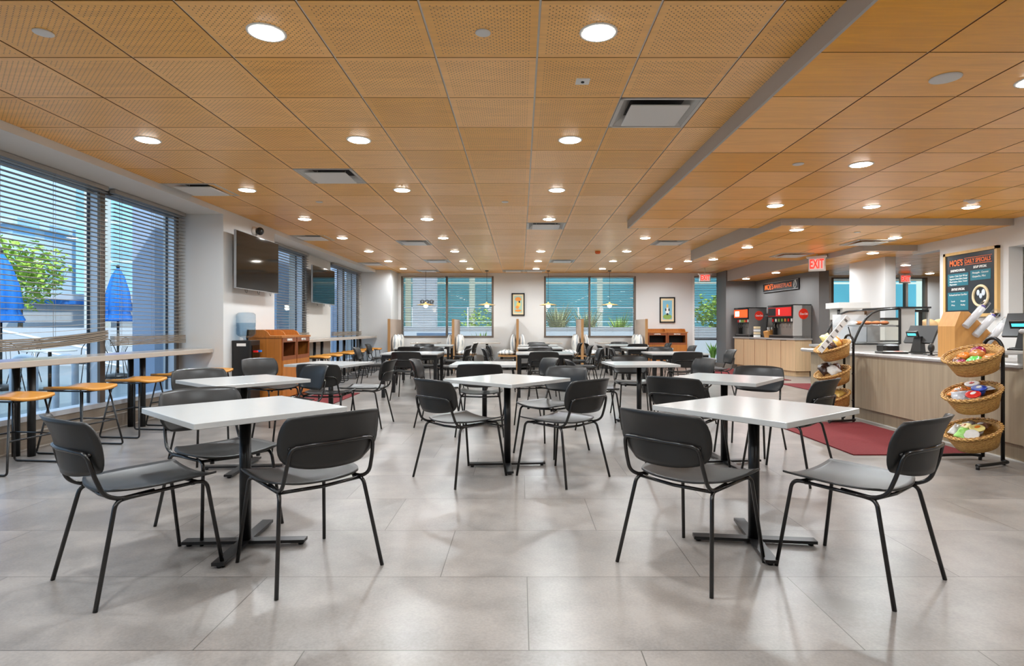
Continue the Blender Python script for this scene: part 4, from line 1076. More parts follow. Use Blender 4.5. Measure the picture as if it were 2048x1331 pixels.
# menu board
o = empty('menu_board', (6.79, 8.775, 1.82), 0, 'chalkboard menu in a light wood frame on the white wall', 'menu board')
w, h, t = .525, .505, .045
b = B(); b.box(-.02, .03, -w, w, h-t, h, M['goldframe']).box(-.02, .03, -w, w, -h, -h+t, M['goldframe']).box(-.02, .03, -w, -w+t, -h, h, M['goldframe']).box(-.02, .03, w-t, w, -h, h, M['goldframe']); b.build('frame', o)
B().box(-.004, .03, -w+t, w-t, -h+t, h-t, M['chalk']).build('board', o)
def mt(s, size, m, y, z, width=None, align='LEFT', shear=0, bold=0): return text('lettering', s, size, m, o, (-.009, y, z), '-X', .001, shear, align, width, bold)
b = B().box(-.007, -.004, .02, .44, -.02, .17, M['teal']).box(-.007, -.004, -.40, -.02, .04, .19, M['teal']).box(-.007, -.004, .02, .44, -.40, -.12, M['teal']); b.build('panel', o)
b = B()
for z0 in (.285, .385): b.box(-.007, -.004, -.42, .10, z0, z0+.007, M['orange'])
b.build('title_rule', o)
mt("MOE'S", .13, M['orange'], .40, .33, .27, bold=.003); mt("DAILY SPECIALS", .085, M['orange'], .09, .335, .49, bold=.002)
mt('SANDWICH SPECIAL', .05, M['textwhite'], .38, .215, .30, bold=.001, shear=.2); mt('SOUP SPECIAL', .05, M['textwhite'], -.08, .235, .25, bold=.001, shear=.2); mt('ENTREE SPECIAL', .05, M['textwhite'], .36, -.075, .27, bold=.001, shear=.2)
for i, s_ in enumerate(('Italian Club Sub Wrap', 'Pepperoni, Genoa Salami, Sausage', 'Mixed Lettuce, Onion, Tomato', 'Mayonnaise')): mt(s_, .036, M['textwhite'], .40, .13-i*.042, .36 if i < 3 else .15, shear=.1)
for i, s_ in enumerate(('Pineapple - Coconut', 'Gazpacho, Mint')): mt(s_, .04, M['textwhite'], -.06, .15-i*.055, .30-.05*i, shear=.1)
mt('The Roasted Lamb Lemon Thyme Platter', .036, M['textwhite'], .41, -.16, .37, shear=.1)
for i, (l_, r_) in enumerate((('Lamb', 'Roast'), ('Pita', 'Medley'))): mt(l_, .034, M['textwhite'], .36, -.26-i*.06, .07); mt(r_, .034, M['textwhite'], .17, -.26-i*.06, .09)
b = B()
ring = [(-.008, -.22+.14*cos(a), -.20+.15*sin(a)) for a in [2*pi*k/28 for k in range(28)]]
b.tube(ring, .020, M['cream'], 6, closed=True)
for dy, dz, ry, rz_ in ((-.05, .05, .035, .05), (.05, .05, .03, .045), (0, .0, .03, .04)): b.ell((-.008, -.22+dy, -.20+dz), .004, ry, rz_, M['pipe'], 12, 6)
b.build('round_emblem', o)
# grey wall sign
sx0, sy0, sx1, sy1 = 6.66+.03, 16.0, 6.80+.03, 14.17
ang = math.atan2(sy1-sy0, sx1-sx0)
o = empty('wall_sign', ((6.72+6.84)/2-.03, 15.09, 2.235), 0, 'dark MOE\'S MARKETPLACE sign on the grey wall above the soda machines', 'sign')
o.rotation_euler = (0, 0, math.atan2(-.2, 3.1)*-1)
B().box(-.01, .012, -.90, .90, -.135, .135, M['textblack']).build('board', o)
B().box(-.014, -.01, -.88, .88, -.12, -.112, M['steelm']).box(-.014, -.01, -.88, .88, .112, .12, M['steelm']).build('edge_line', o)
text('lettering', "MOE'S", .2, M['orange'], o, (-.014, .80, 0), '-X', .002, 0, 'LEFT', .46, .004)
text('lettering', 'MARKETPLACE', .15, M['orange'], o, (-.014, .30, 0), '-X', .002, 0, 'LEFT', .88, .003)
b = B(); ring = [(-.014, -.74+.06*cos(a), .09*sin(a)) for a in [2*pi*k/20 for k in range(20)]]; b.tube(ring, .008, M['steelm'], 5, closed=True); b.tube([(-.014, -.68, -.09), (-.014, -.78, .1)], .008, M['steelm'], 5); b.build('round_emblem', o)

# ================================================================== DRINKS COUNTER (turned about 9 degrees)
TH = math.atan2(.43, 2.77)
o = empty('drinks_counter', (6.43, 13.6, 0), TH, 'pale oak drinks counter against the grey wall', 'counter')
b = B().prism([(0, 0), (.43, 0), (.62, 2.74), (0, 2.74)], .13, .86, M['lam2']); b.build('cabinet', o)
b = B()
for y in (.55, 1.15, 1.7, 2.25): b.box(-.004, 0, y-.003, y+.003, .13, .84, M['cabdark'])
b.build('door_gap', o)
for y in (.45, 1.05, 1.85): B().box(-.006, .0, y-.12, y+.12, .845, .858, M['black']).build('handle', o)
b = B().prism([(.06, .06), (.42, .06), (.58, 2.70), (.06, 2.70)], 0, .13, M['lam2']); b.build('toe_kick', o)
b = B().prism([(-.03, -.03), (.43, -.03), (.63, 2.77), (-.03, 2.77)], .86, .90, M['ctop']); b.build('worktop', o)
def fromc(x, y): # local drinks frame to world
    return (6.43 + x*cos(TH) - y*sin(TH), 13.6 + x*sin(TH) + y*cos(TH))
def soda(x, y, W, Dp, Hh, lit, label):
    wx, wy = fromc(x, y)
    o = empty('soda_machine', (wx, wy, .90), TH, label, 'soda machine', 'soda machines')
    body = M['steelm'] if not lit else M['greywall']
    b = B(); b.box(.22, Dp, 0, W, 0, Hh, body); b.box(0, Dp, 0, W, 0, .06, M['black']); b.box(.0, Dp, 0, .03, .0, Hh, body); b.box(.10, .24, W-.05, W, .06, Hh, M['black']); b.build('body', o)
    B().box(.20, .222, .05, W-.05, .08, .42, M['steel']).build('backsplash', o)
    B().box(-.03, .22, .03, W, .50, Hh-.03, M['black']).build('header_housing', o)
    B().box(-.036, -.03, .04, W-.02, .53, Hh-.06, M['soda_lit'] if lit else M['redpaint']).build('header_panel', o)
    b = B()
    if lit: b.box(-.040, -.036, W*.62, W*.9, .56, Hh-.1, M['soda_white'])
    else: b.box(-.040, -.036, W*.66, W-.03, .54, Hh-.07, M['textblack']); b.box(-.041, -.036, W*.50, W*.54, .56, Hh-.10, M['textwhite'])
    b.build('header_graphic', o)
    B().box(-.03, Dp, -.01, W+.01, Hh-.02, Hh, M['black']).build('top_cap', o)
    cols = [pal['white'], M['redpaint'], pal['orange'], pal['green'], pal['green'], pal['white'], M['redpaint'], pal['yellow']]
    B().box(.04, .21, .06, W-.06, .37, .50, M['black']).build('valve_block', o)
    for i in range(7):
        yy = .12+i*(W-.24)/6
        v = B().box(.025, .045, yy-.028, yy+.028, .40, .47, cols[i]).build('valve', o)
        B().tube([(.08, yy, .38), (.06, yy, .30), (.075, yy, .25)], .006, M['steel'], 5).build('lever', v)
    B().box(.0, .22, .04, W-.04, .06, .07, M['steel']).build('drip_tray', o)
    # printed disc on the near side panel
    b = B(); cx, cz, rr = Dp*.56, Hh*.72, .125
    b.loft([[(cx+rr*cos(2*pi*k/32), yy, cz+rr*sin(2*pi*k/32)) for k in range(32)] for yy in (0.0, -.004)], M['reddisc'], smooth=False); b.build('round_logo', o)
    text('lettering', 'Coca-Cola', .07, M['textwhite'], o, (cx, -.006, cz), '-Y', .001, .35, 'CENTER', .20, .001)
    return o
soda(-.02, .02, 1.0, .45, .80, False, 'larger soda machine with pale steel side and red round logo')
soda(.03, 2.02, .74, .50, .80, True, 'soda machine with glowing red header in the far corner')
wx, wy = fromc(.20, 1.42)
o = empty('napkin_dispenser', (wx, wy, .90), TH-.1, 'tall black napkin dispenser between the soda machines', 'dispenser')
T = Matrix.Rotation(R(8), 4, 'X'); B().rbox(-.10, .10, -.08, .08, .10, .56, .03, M['black'], T=T).build('body', o); B().box(-.07, .06, -.084, -.08, .14, .52, M['steel'], T=T).build('front_plate', o); B().box(-.1, .1, -.1, .1, 0, .12, M['black']).build('foot', o)
wx, wy = fromc(.05, 1.80)
o = empty('lid_rack', (wx, wy, .90), TH, 'pale rack of cup lids beside the lit soda machine', 'rack')
for q in range(4): B().box(0, .14, -.05, .05, q*.075, q*.075+.06, M['white'] if q % 2 == 0 else M['cream']).build('lid_stack', o)
wx, wy = fromc(.02, 1.20)
o = empty('straw_caddy', (wx, wy, .90), TH, 'small wooden caddy of straws before the larger soda machine', 'caddy')
T = Matrix.Rotation(R(-14), 4, 'Y'); B().box(0, .22, -.09, .09, 0, .16, M['oak'], T=T).build('box', o)
b = B()
for q in range(12): b.tube([(.02+.016*q, -.06+.04*(q % 3), .14), (.0+.018*q, -.07+.045*(q % 3), .26)], .008, M['black'] if q % 2 else M['white'], 5)
b.build('straws', o)
wx, wy = fromc(-.0, 2.0-.05)

# ================================================================== BASKET STANDS AND SNACKS
def make_basket():
    o = empty('wicker_basket', (0, 0, 0))
    b = B(); n = 40
    def rg(rx, ry, z, k=0): return [(rx*cos(2*pi*i/n), ry*sin(2*pi*i/n), z+k*.002*(-1)**i) for i in range(n)]
    rings = [rg(.12, .13, -.155), rg(.145, .155, -.15), rg(.165, .175, -.10), rg(.18, .195, -.05), rg(.19, .205, -.005), rg(.178, .193, -.005), rg(.168, .183, -.05), rg(.15, .165, -.10), rg(.13, .14, -.13), rg(.05, .05, -.135)]
    b.loft(rings, M['wicker']); b.build('basket_wall', o)
    b = B()
    for q in range(3):
        pts = [((.196+.010*sin(11*a+q*2.1))*cos(a), (.211+.010*sin(11*a+q*2.1))*sin(a), .0+.009*cos(11*a+q*2.1)) for a in [2*pi*i/88 for i in range(88)]]
        b.tube(pts, .0085, M['wicker'], 5, closed=True)
    b.build('braided_rim', o)
    return o
bk0 = make_basket(); ub = [False]
def stand(x, y, rz, label, lean=0):
    o = empty('basket_stand', (x, y, 0), rz, label, 'display stand', 'snack basket stands')
    P = .185
    b = B(); b.tube([(P, -.085, .03), (P, -.085, .99), (P, -.04, 1.06), (P, .04, 1.06), (P, .085, .99), (P, .085, .03)], .0145, M['blacksteel'], 10, fil=.06); b.build('arched_post', o)
    for s_ in (-1, 1):
        b = B(); b.tube([(P, s_*.085, .035), (P-.02, s_*.15, .035), (-.08, s_*.19, .035), (-.21, s_*.19, .032)], .0135, M['blacksteel'], 8, fil=.06)
        b.cyl((-.20, s_*.19), .014, 0, .03, M['blacksteel'], 10).cyl((P-.01, s_*.10), .014, 0, .03, M['blacksteel'], 10); b.build('foot_runner', o)
    b = B()
    for z in (.29, .61, .925):
        b.tube([(P, -.085, z-.02), (.14, -.12, z-.02)], .006, M['blacksteel'], 6); b.tube([(P, .085, z-.02), (.14, .12, z-.02)], .006, M['blacksteel'], 6)
    b.build('basket_hook', o)
    return o
TILT = Matrix.Rotation(R(-22), 4, 'Y')
def cup(m_lid, m_body, dot=None):
    def f(o):
        B().lathe((0, 0, 0), [(.026, -.03), (.036, .012)], m_body, 18).build('cup_body', o)
        B().lathe((0, 0, 0), [(.036, .012), (.042, .013), (.042, .019), (.036, .021)], m_lid, 22).build('lid', o)
        if dot: B().ell((.008, .004, .021), .02, .014, .002, dot, 14, 6).build('lid_print', o)
    return f
def bag(m1, m2=None, sx=.055, sy=.04, sz=.02):
    def f(o):
        ph = random.random()*6
        def fn(u, v):
            k = (1-abs(u)**3)*(1-abs(v)**3)
            return (u*sx, v*sy*(1+.05*sin(5*u+ph)), sz*k*(1+.25*sin(6*u+ph)*cos(5*v))), (0, 0, 1)
        B().shell(fn, 12, 10, .004, m1).build('wrapper', o)
        if m2:
            B().ell((0, 0, sz*.9), sx*.45, sy*.5, sz*.35, m2, 12, 6).build('printed_panel', o)
    return f
def lump(m1, r=.035, sq=.7):
    def f(o):
        ph = random.random()*6
        B().ell((0, 0, 0), r, r*.9, r*sq, m1, 14, 10, f=lambda a, t: 1+.12*sin(4*a+ph)*cos(2*t)).build('wrapped_cake', o)
        B().loft([[(r*.25*cos(a), r*.25*sin(a), r*sq*.8) for a in [2*pi*k/8 for k in range(8)]], [(r*.12*cos(a), r*.12*sin(a), r*sq*1.15) for a in [2*pi*k/8 for k in range(8)]], [(r*.4*cos(a), r*.4*sin(a), r*sq*1.6) for a in [2*pi*k/8 for k in range(8)]]], M['clear']).build('twist', o)
    return f
S = {k: mat('snack_'+k, c, .3, var=.15, scale=40, spec=.6) for k, c in dict(red=(206, 44, 34), blue=(24, 66, 170), white=(226, 224, 222), orange=(222, 128, 44), purple=(150, 26, 72), green=(92, 190, 84), caramel=(192, 122, 58), paleyellow=(222, 210, 136), brown=(92, 54, 34), silver=(168, 170, 176), gold=(214, 178, 96), choc=(52, 32, 26), lightgreen=(150, 206, 110), foil=(206, 204, 200)).items()}
def fill_basket(sx, sy, srz, z, items, where):
    base = Matrix.Translation((sx, sy, 0)) @ Matrix.Rotation(srz, 4, 'Z')
    T = base @ Matrix.Translation((-.035, 0, z)) @ TILT
    o = copy_tree(bk0) if ub[0] else bk0; ub[0] = True
    o.matrix_world = T
    o.location = T.to_translation(); o.rotation_euler = T.to_euler()
    tag(o, 'round wicker snack basket, ' + where, 'basket', 'wicker baskets on the stands')
    for (nm_, cat_, fn, x, y, dz, rx, ry, rz_, lab) in items:
        q = empty(nm_, (0, 0, 0), 0, lab + ', in the ' + where, cat_, 'snacks in the wicker baskets')
        Ti = T @ Matrix.Translation((x, y, dz-.012)) @ Matrix.Rotation(rz_, 4, 'Z') @ Matrix.Rotation(rx, 4, 'X') @ Matrix.Rotation(ry, 4, 'Y')
        q.location = Ti.to_translation(); q.rotation_euler = Ti.to_euler(); q.scale = (1.3, 1.3, 1.3); fn(q)
SX, SY, SR = 3.86, 4.93, R(12)
stand(SX, SY, SR, 'near black three-basket stand in front of the counter')
w1 = 'top basket of the near stand'; w2 = 'middle basket of the near stand'; w3 = 'bottom basket of the near stand'
fill_basket(SX, SY, SR, .925, [
 ('wrapped_cake', 'snack', lump(S['purple'], .05), .10, .03, -.01, 0, 0, 0, 'crimson wrapped cake at the right'),
 ('wrapped_cake', 'snack', lump(S['caramel'], .045), .03, -.02, .0, 0, 0, 1, 'caramel bun in clear wrap'),
 ('wrapped_cake', 'snack', lump(S['orange'], .04), .02, .09, -.02, 0, 0, 2, 'orange wrapped bun at the back'),
 ('snack_packet', 'snack', bag(S['green'], None, .05, .035), -.05, -.05, -.015, 0, .1, .3, 'bright green packet'),
 ('wrapped_cake', 'snack', lump(S['purple'], .035), -.10, .02, -.03, 0, 0, 2, 'small crimson wrapped cake at the left'),
 ('snack_packet', 'snack', bag(S['brown'], S['caramel'], .05, .04), -.06, .09, -.03, 0, .1, .9, 'brown packet at the back'),
 ('snack_packet', 'snack', bag(S['caramel'], None, .05, .04), .05, -.11, -.03, .1, 0, 1.9, 'tan packet at the front rim'),
 ('snack_packet', 'snack', bag(S['brown'], None, .055, .04), -.02, .02, -.065, 0, 0, .5, 'dark packet lying underneath')], w1)
fill_basket(SX, SY, SR, .61, [
 ('dip_cup', 'snack', cup(S['red'], S['white'], S['white']), -.06, -.06, .0, .15, -.1, 0, 'red-lidded cup'),
 ('dip_cup', 'snack', cup(S['blue'], S['blue'], S['white']), .035, -.04, .012, .15, .0, .3, 'blue-lidded cup'),
 ('dip_cup', 'snack', cup(S['white'], S['orange'], S['red']), .10, .07, .012, .1, .0, .3, 'white and orange cup at the back right'),
 ('snack_packet', 'snack', bag(S['orange'], S['foil'], .06, .04), -.02, .11, .0, .2, 0, .2, 'orange and silver packet at the back'),
 ('snack_packet', 'snack', bag(S['silver'], None, .045, .045), -.095, .03, .005, .1, -.4, .8, 'dull silver packet at the left'),
 ('snack_packet', 'snack', bag(S['silver'], S['white'], .05, .04), .12, -.03, -.02, 0, .3, .8, 'silver packet at the right'),
 ('dip_cup', 'snack', cup(S['silver'], S['foil']), .01, .04, -.03, 0, 0, 0, 'grey-lidded cup lying low')], w2)
fill_basket(SX, SY, SR, .29, [
 ('dip_cup', 'snack', cup(S['paleyellow'], S['silver'], S['orange']), .0, -.05, .012, .2, 0, 0, 'pale yellow lidded cup in front'),
 ('dip_cup', 'snack', cup(S['paleyellow'], S['silver'], S['caramel']), -.01, .05, .016, .0, 0, .4, 'pale yellow lidded cup behind'),
 ('dip_cup', 'snack', cup(S['foil'], S['orange'], None), -.09, -.07, .0, .35, -.3, 0, 'white-lidded orange cup at the front left'),
 ('snack_packet', 'snack', bag(S['lightgreen'], None, .05, .03), -.10, .0, .025, .3, -.2, .3, 'light green packet at the left'),
 ('snack_packet', 'snack', bag(S['foil'], None, .05, .025), -.075, .08, .03, .3, -.2, .2, 'pale silver packet at the back left'),
 ('snack_packet', 'snack', bag(S['brown'], S['silver'], .06, .045), .09, -.01, .0, 0, .2, .5, 'brown and silver packet at the right'),
 ('snack_packet', 'snack', bag(S['choc'], None, .06, .045), .08, .09, .0, 0, .2, .9, 'dark brown packet at the back right')], w3)
FX, FY, FR = 3.87, 7.15, R(6)
fs = stand(FX, FY, FR, 'far black three-basket stand at the end of the counter')
f1 = 'top basket of the far stand'; f2 = 'middle basket of the far stand'; f3 = 'bottom basket of the far stand'
fill_basket(FX, FY, FR, .925, [
 ('chip_bag', 'snack', bag(S['gold'], S['foil'], .07, .055, .03), .04, .0, .05, .9, .2, .3, 'large upright gold bag'),
 ('chip_bag', 'snack', bag(S['gold'], None, .05, .045, .03), -.085, -.02, .05, .9, -.2, .2, 'gold bag at the left'),
 ('chip_bag', 'snack', bag(S['choc'], S['brown'], .045, .05, .025), -.045, -.06, .04, 1.0, .1, .0, 'dark brown bag'),
 ('chip_bag', 'snack', bag(S['caramel'], None, .05, .05, .025), .11, .05, .04, 1.0, .1, .4, 'tan bag at the right'),
 ('chip_bag', 'snack', bag(S['paleyellow'], None, .05, .06, .025), .02, .09, .08, 1.2, .1, .0, 'pale yellow bag sticking up at the back')], f1)
fill_basket(FX, FY, FR, .61, [
 ('chip_bag', 'snack', bag(S['foil'], None, .06, .05, .025), .0, -.03, .035, .8, .0, .2, 'pale silver bag in front'),
 ('chip_bag', 'snack', bag(S['choc'], S['silver'], .055, .05, .025), .02, .07, .07, .9, .2, .4, 'dark bag at the back'),
 ('chip_bag', 'snack', bag(S['choc'], None, .04, .045, .02), -.09, .0, .07, 1.1, -.3, .3, 'dark bag leaning out at the left'),
 ('chip_bag', 'snack', bag(S['silver'], None, .04, .05, .02), -.06, .05, .07, 1.1, .1, .2, 'striped silver bag'),
 ('chip_bag', 'snack', bag(S['brown'], None, .05, .045, .02), .11, .02, .035, .9, .3, .4, 'brown bag at the right')], f2)
fill_basket(FX, FY, FR, .315, [
 ('wrapped_cake', 'snack', lump(S['red'], .04), -.05, -.06, .02, 0, 0, 0, 'red wrapped cake'),
 ('wrapped_cake', 'snack', lump(S['orange'], .045), .0, .02, .035, 0, 0, 0, 'orange wrapped cake'),
 ('chip_bag', 'snack', bag(S['gold'], None, .055, .045, .02), .07, -.03, .02, .5, .0, .3, 'gold bag at the right'),
 ('chip_bag', 'snack', bag(S['paleyellow'], None, .05, .04, .02), -.10, .02, .02, .6, -.1, .3, 'pale yellow bag at the left'),
 ('chip_bag', 'snack', bag(S['foil'], None, .05, .04, .02), .06, .08, .05, .8, .1, .2, 'silver bag at the back')], f3)
# price strip on the far stand
o = B().box(-.035, .035, -.004, .004, -.27, .27, M['white']).build('price_strip', fs, label='slanted white price label strip')
for q in range(6):
    B().box(-.022, .022, -.0055, -.004, -.22+q*.085, -.205+q*.085+.012*(q % 2), M['greywall']).build('printed_line', o)
o.location = (-.20, -.28, 1.075); o.rotation_euler = (0, R(42), 0)
B().tube([(-.02, -.28, 1.16), (.12, -.15, 1.0), (.185, -.085, .98)], .006, M['blacksteel'], 6).build('strip_bracket', fs)

# ================================================================== OUTSIDE
b = B().box(-60, -4.86, -12, 60, -.10, -.03, M['paving']); b.box(-4.86, 60, 17.48, 60, -.10, -.03, M['paving']); struct(b, 'ground')
def umbrella(x, y, zt, zb, r, label):
    o = empty('closed_umbrella', (x, y, 0), 0, label, 'umbrella', 'closed blue patio umbrellas')
    n = 32; rings = []
    for z, rr in ((zb, r), (zb+.05, r*1.05), (zb+(zt-zb)*.18, r*.82), (zb+(zt-zb)*.22, r*.98), (zb+(zt-zb)*.55, r*.8), (zb+(zt-zb)*.85, r*.45), (zt, r*.12)):
        rings.append([(rr*(1+.16*cos(8*2*pi*i/n))*cos(2*pi*i/n), rr*(1+.16*cos(8*2*pi*i/n))*sin(2*pi*i/n), z) for i in range(n)])
    B().loft(rings, M['ubl']).build('canopy', o)
    B().cyl((0, 0), .025, 0, zb+.1, M['black'], 10).build('pole', o); B().ell((0, 0, zt+.04), .04, .04, .05, M['black'], 10, 8).build('finial', o)
    B().lathe((0, 0, 0), [(.3, -.02), (.28, .05), (.05, .09)], M['black'], 20).build('base', o)
umbrella(-9.85, 11.0, 2.55, 1.25, .30, 'closed blue umbrella outside at the left picture edge')
umbrella(-9.5, 13.7, 2.55, 1.30, .26, 'closed blue umbrella outside seen beside the window mullion')
umbrella(-20.0, 27.5, 3.1, 2.1, .3, 'distant small closed blue umbrella by the pale outdoor pillar')
# wave bicycle rack
o = empty('bicycle_rack', (-5.9, 7.0, 0), 0, 'pale wave-shaped bicycle rack just outside the near window', 'bicycle rack')
pts = []
xs_ = [-6.12, -5.86, -5.60, -5.37]
P_ = [(xs_[0]-.26, .12), (xs_[0]-.26, .84), (xs_[0], .84), (xs_[0], .84), (xs_[0], .12), (xs_[1], .12)]
P_ = [(-.22, -.0), (-.22, .80), (.04, .80), (.04, .10), (.295, .10), (.295, .80), (.53, .80), (.53, -.03)]
B().tube([(x, 0, z) for x, z in P_], .037, M['pipe'], 12, fil=.125).build('bent_pipe', o)
# patio furniture
def patio_chair(x, y, rz, label, proto=[]):
    if not proto:
        o = empty('patio_chair', (x, y, 0))
        b = B(); n = 20
        b.tube([(.2*cos(2*pi*i/n), .2*sin(2*pi*i/n), .44) for i in range(n)], .008, M['black'], 5, closed=True)
        for q in range(5): b.tube([(-.16+.08*q, -.17, .44), (-.16+.08*q, .17, .44)], .004, M['black'], 4)
        b.build('seat', o)
        b = B(); b.tube([(-.19, -.1, .44), (-.21, -.22, .75), (-.1, -.25, .9), (.1, -.25, .9), (.21, -.22, .75), (.19, -.1, .44)], .009, M['black'], 5, fil=.08)
        for q in range(4): b.tube([(-.09+.06*q, -.17, .44), (-.09+.06*q, -.25, .88)], .004, M['black'], 4)
        b.build('backrest', o)
        for sx in (-1, 1):
            for sy in (-1, 1): B().tube([(sx*.15, sy*.13, .44), (sx*.22, sy*.2, -.03)], .009, M['black'], 5).build('leg', o)
        proto.append(o)
    else: o = copy_tree(proto[0])
    o.location = (x, y, 0); o.rotation_euler.z = R(rz); tag(o, label, 'chair', 'wire patio chairs')
patio_chair(-9.2, 10.4, 30, 'black wire patio chair outside, below the left umbrella'); patio_chair(-8.6, 11.6, 200, 'black wire patio chair outside, right of the left umbrella')
patio_chair(-8.9, 12.9, -30, 'black wire patio chair outside, left of the second umbrella'); patio_chair(-10.2, 14.6, 150, 'black wire patio chair outside, behind the second umbrella'); patio_chair(-8.2, 14.2, 60, 'black wire patio chair outside by the blue-grey column')
patio_chair(-10.6, 12.4, 100, 'black wire patio chair outside between the two umbrellas')
def patio_table(x, y, lb):
    o = empty('patio_table', (x, y, 0), 0, lb, 'table', 'round patio tables')
    B().cyl((0, 0), .42, .70, .72, M['steelm'], 28).build('tabletop', o); B().cyl((0, 0), .03, 0, .70, M['black'], 10).build('column', o); B().cyl((0, 0), .25, -.03, .0, M['black'], 20).build('base', o)
patio_table(-9.0, 11.1, 'round pale patio table outside near the left umbrella'); patio_table(-9.3, 14.3, 'round pale patio table outside near the second umbrella')
# low walls, rail, columns outside
tag(B().box(-30, -12, 18.0, 18.3, -.03, 1.15, M['concw']).build('garden_wall'), 'low white wall across the patio at left', 'wall')
o = empty('ramp_railing', (-14, 16.6, 0), 0, 'white sloping ramp railing outside the left window', 'railing')
b = B(); b.tube([(-4.5, 0, 1.2), (-1.5, 0, 1.2), (2.6, 0, .35)], .04, M['railw'], 8); b.build('handrail', o)
b = B(); b.tube([(-4.5, 0, .8), (-1.5, 0, .8), (2.6, 0, .05)], .03, M['railw'], 8); b.build('lower_rail', o)
for q in range(5): B().cyl((-4.4+q*1.5, 0), .03, -.03, 1.15-max(0, q-2)*.33, M['railw'], 8).build('post', o)
for i, (y0, y1, lb) in enumerate(((8.6, 9.0, 'blue-grey outdoor column beside the white pier'), (12.9, 13.6, 'blue-grey outdoor column behind the second left window'), (17.6, 18.3, 'blue-grey outdoor column behind the last left window'))):
    tag(B().box(-5.75, -5.42, y0, y1, -.03, 4.5, M['extcol']).build('outdoor_column'), lb, 'column', 'blue-grey outdoor columns')
tag(B().box(-21.5, -20.6, 28.6, 29.2, -.03, 11, M['beige_ext']).build('outdoor_pillar'), 'tall pale outdoor pillar left of the window mullion', 'pillar')
# tree
def tree(x, y, h, r, lb, m='leaf', n=1500, name='garden_tree', ls=.2):
    o = empty(name, (x, y, 0), 0, lb, 'tree')
    B().tube([(0, 0, -.05), (.1, 0, h*.4), (0, .1, h*.75)], [.13, .1, .06], M['bark'], 8).build('trunk', o)
    b = B()
    for i in range(n):
        a, t, q = random.random()*2*pi, math.acos(random.uniform(-1, 1)), random.random()**.4
        k = r*q*(1+.25*sin(3*a)*sin(2*t)); c = Vector((k*sin(t)*cos(a), k*sin(t)*sin(a), h+k*cos(t)*.85))
        d = Vector((random.uniform(-1, 1), random.uniform(-1, 1), random.uniform(-.6, .6))).normalized()*ls; e = d.cross(Vector((random.uniform(-1, 1), random.uniform(-1, 1), 1))).normalized()*ls*.45
        b.add([c-d, c+e, c+d, c-e], [(0, 1, 2, 3)], M[m])
    b.build('foliage', o)
tree(-25.5, 29.5, 3.9, 2.0, 'green leafy tree outside between the left umbrella and pale building')
tree(-13.2, 23, 1.6, 1.2, 'green shrub outside below the second umbrella', n=700, name='garden_shrub')
# buildings left
def building(name, x0, x1, y0, y1, h, m, lb, roofm='concw'):
    o = empty(name, ((x0+x1)/2, (y0+y1)/2, 0), 0, lb, 'building', 'buildings outside'); w, d = (x1-x0)/2, (y1-y0)/2
    B().box(-w, w, -d, d, -.03, h, M[m]).build('facade', o); B().box(-w-.4, w+.4, -d-.4, d+.4, h, h+.5, M[roofm]).build('roof_edge', o)
building('apartment_building', -54, -38.5, 44, 60, 9.0, 'facA', 'sky-tinted gridded building behind the tree at left', 'facA')
building('glass_building', -36, -18, 47, 60, 13.5, 'facB', 'blue glass building behind the second umbrella', 'facB')
building('office_building', -21, -15, 32, 44, 11.5, 'facB', 'pale glass building seen through the far left windows')
building('low_pavilion', -34, -22, 33.8, 37.5, 2.6, 'conc', 'low grey pavilion with flat roof beyond the patio')
tag(B().box(-29, -22.5, 31.9, 32.9, 2.45, 2.7, M['ubl']).build('blue_awning'), 'flat blue awning far beyond the patio', 'awning')
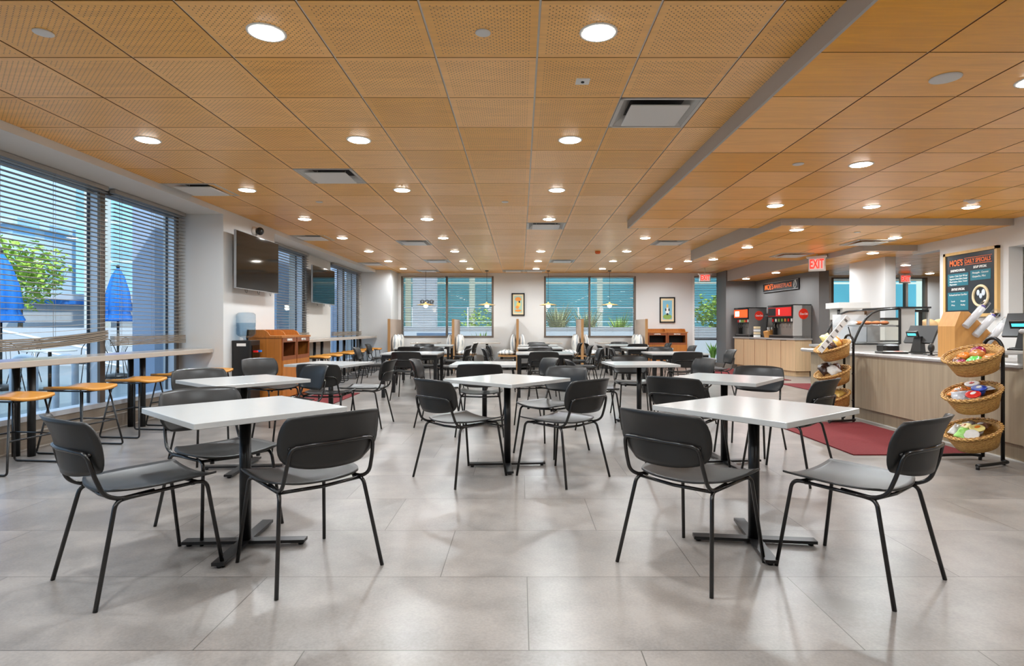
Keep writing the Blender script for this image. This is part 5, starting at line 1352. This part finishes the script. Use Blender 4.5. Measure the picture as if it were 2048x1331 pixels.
# behind the back wall
building('teal_building', -7.5, 22, 30, 40, 12, 'facT', 'teal glass building behind the back windows')
building('white_building', -13, -8.2, 27, 36, 9, 'concw', 'white building at the left edge of the back windows')
tag(B().box(-7.6, -5.6, 26.5, 27.5, -.03, 7, M['olive']).build('olive_wall'), 'olive clad wall outside the first back window', 'wall')
o = empty('outdoor_pillar', (-3.45, 21, 0), 0, 'white outdoor pillar with three round marks behind the first back window', 'pillar')
B().box(-.42, .42, -.2, .2, -.03, 6, M['concw']).build('shaft', o); text('lettering', 'ooo', .3, M['textblack'], o, (.1, -.205, 2.1), bold=.01)
tag(B().box(-7.5, 22, 20.5, 20.75, -.03, 1.17, M['concw']).build('planter_wall'), 'long low white planter wall outside the back windows', 'wall')
o = empty('garden_railing', (0, 23.1, 0), 0, 'white horizontal-bar railing outside the back windows', 'railing')
for q in range(6): B().tube([(-7, 0, 1.0+q*.19), (12, 0, 1.0+q*.19)], .012, M['railw'], 6).build('bar', o)
for q in range(9): B().cyl((-6.5+q*2.2, 0), .03, -.03, 1.98, M['railw'], 8).build('post', o)
def flax(x, y, h, n, lb, m='leaf2', base=-.03, w=.035):
    b = B()
    for i in range(n):
        a = random.random()*2*pi; L = h*random.uniform(.6, 1.1); sp = random.uniform(.08, .42)*L
        dx, dy = cos(a)*sp, sin(a)*sp; px, py = -sin(a)*w, cos(a)*w
        P = [Vector((0, 0, 0)), Vector((dx*.4, dy*.4, L*.6)), Vector((dx, dy, L*(.95-.2*random.random())))]
        vs = [P[0]+Vector((px, py, 0)), P[0]-Vector((px, py, 0)), P[1]-Vector((px, py, 0)), P[1]+Vector((px, py, 0)), P[2]]
        b.add(vs, [(0, 1, 2, 3), (3, 2, 4)], M[m])
    o = b.build('flax_plant'); o.location = (x, y, base); tag(o, lb, 'plant', 'spiky plants outside the back windows')
flax(1.4, 21.8, 2.25, 170, 'tall spiky flax plant behind the third blind'); flax(2.5, 21.8, 2.1, 150, 'second tall spiky flax plant, right of the first')
flax(3.7, 21.8, 1.9, 120, 'spiky flax plant behind the fourth blind', 'leaf'); flax(-1.3, 19.2, 1.1, 40, 'small spiky plant low in the second blind', 'leaf'); flax(3.0, 18.9, 1.0, 50, 'spiky plant low behind the fourth blind', 'leaf'); flax(6.2, 18.7, .8, 40, 'small green plant outside the glass door', 'leaf')
tree(7.4, 21.9, 1.7, .85, 'leafy green bush outside the glass door', n=900, name='garden_shrub', ls=.09); tree(-1.6, 24.2, 1.1, 1.0, 'green mound of foliage outside the second blind', n=700, name='garden_shrub', ls=.08)
tag(B().box(-3.4, -2.1, 19.0, 19.5, -.03, .98, M['extcol']).build('outdoor_planter'), 'dark planter box outside below the white pillar', 'planter')
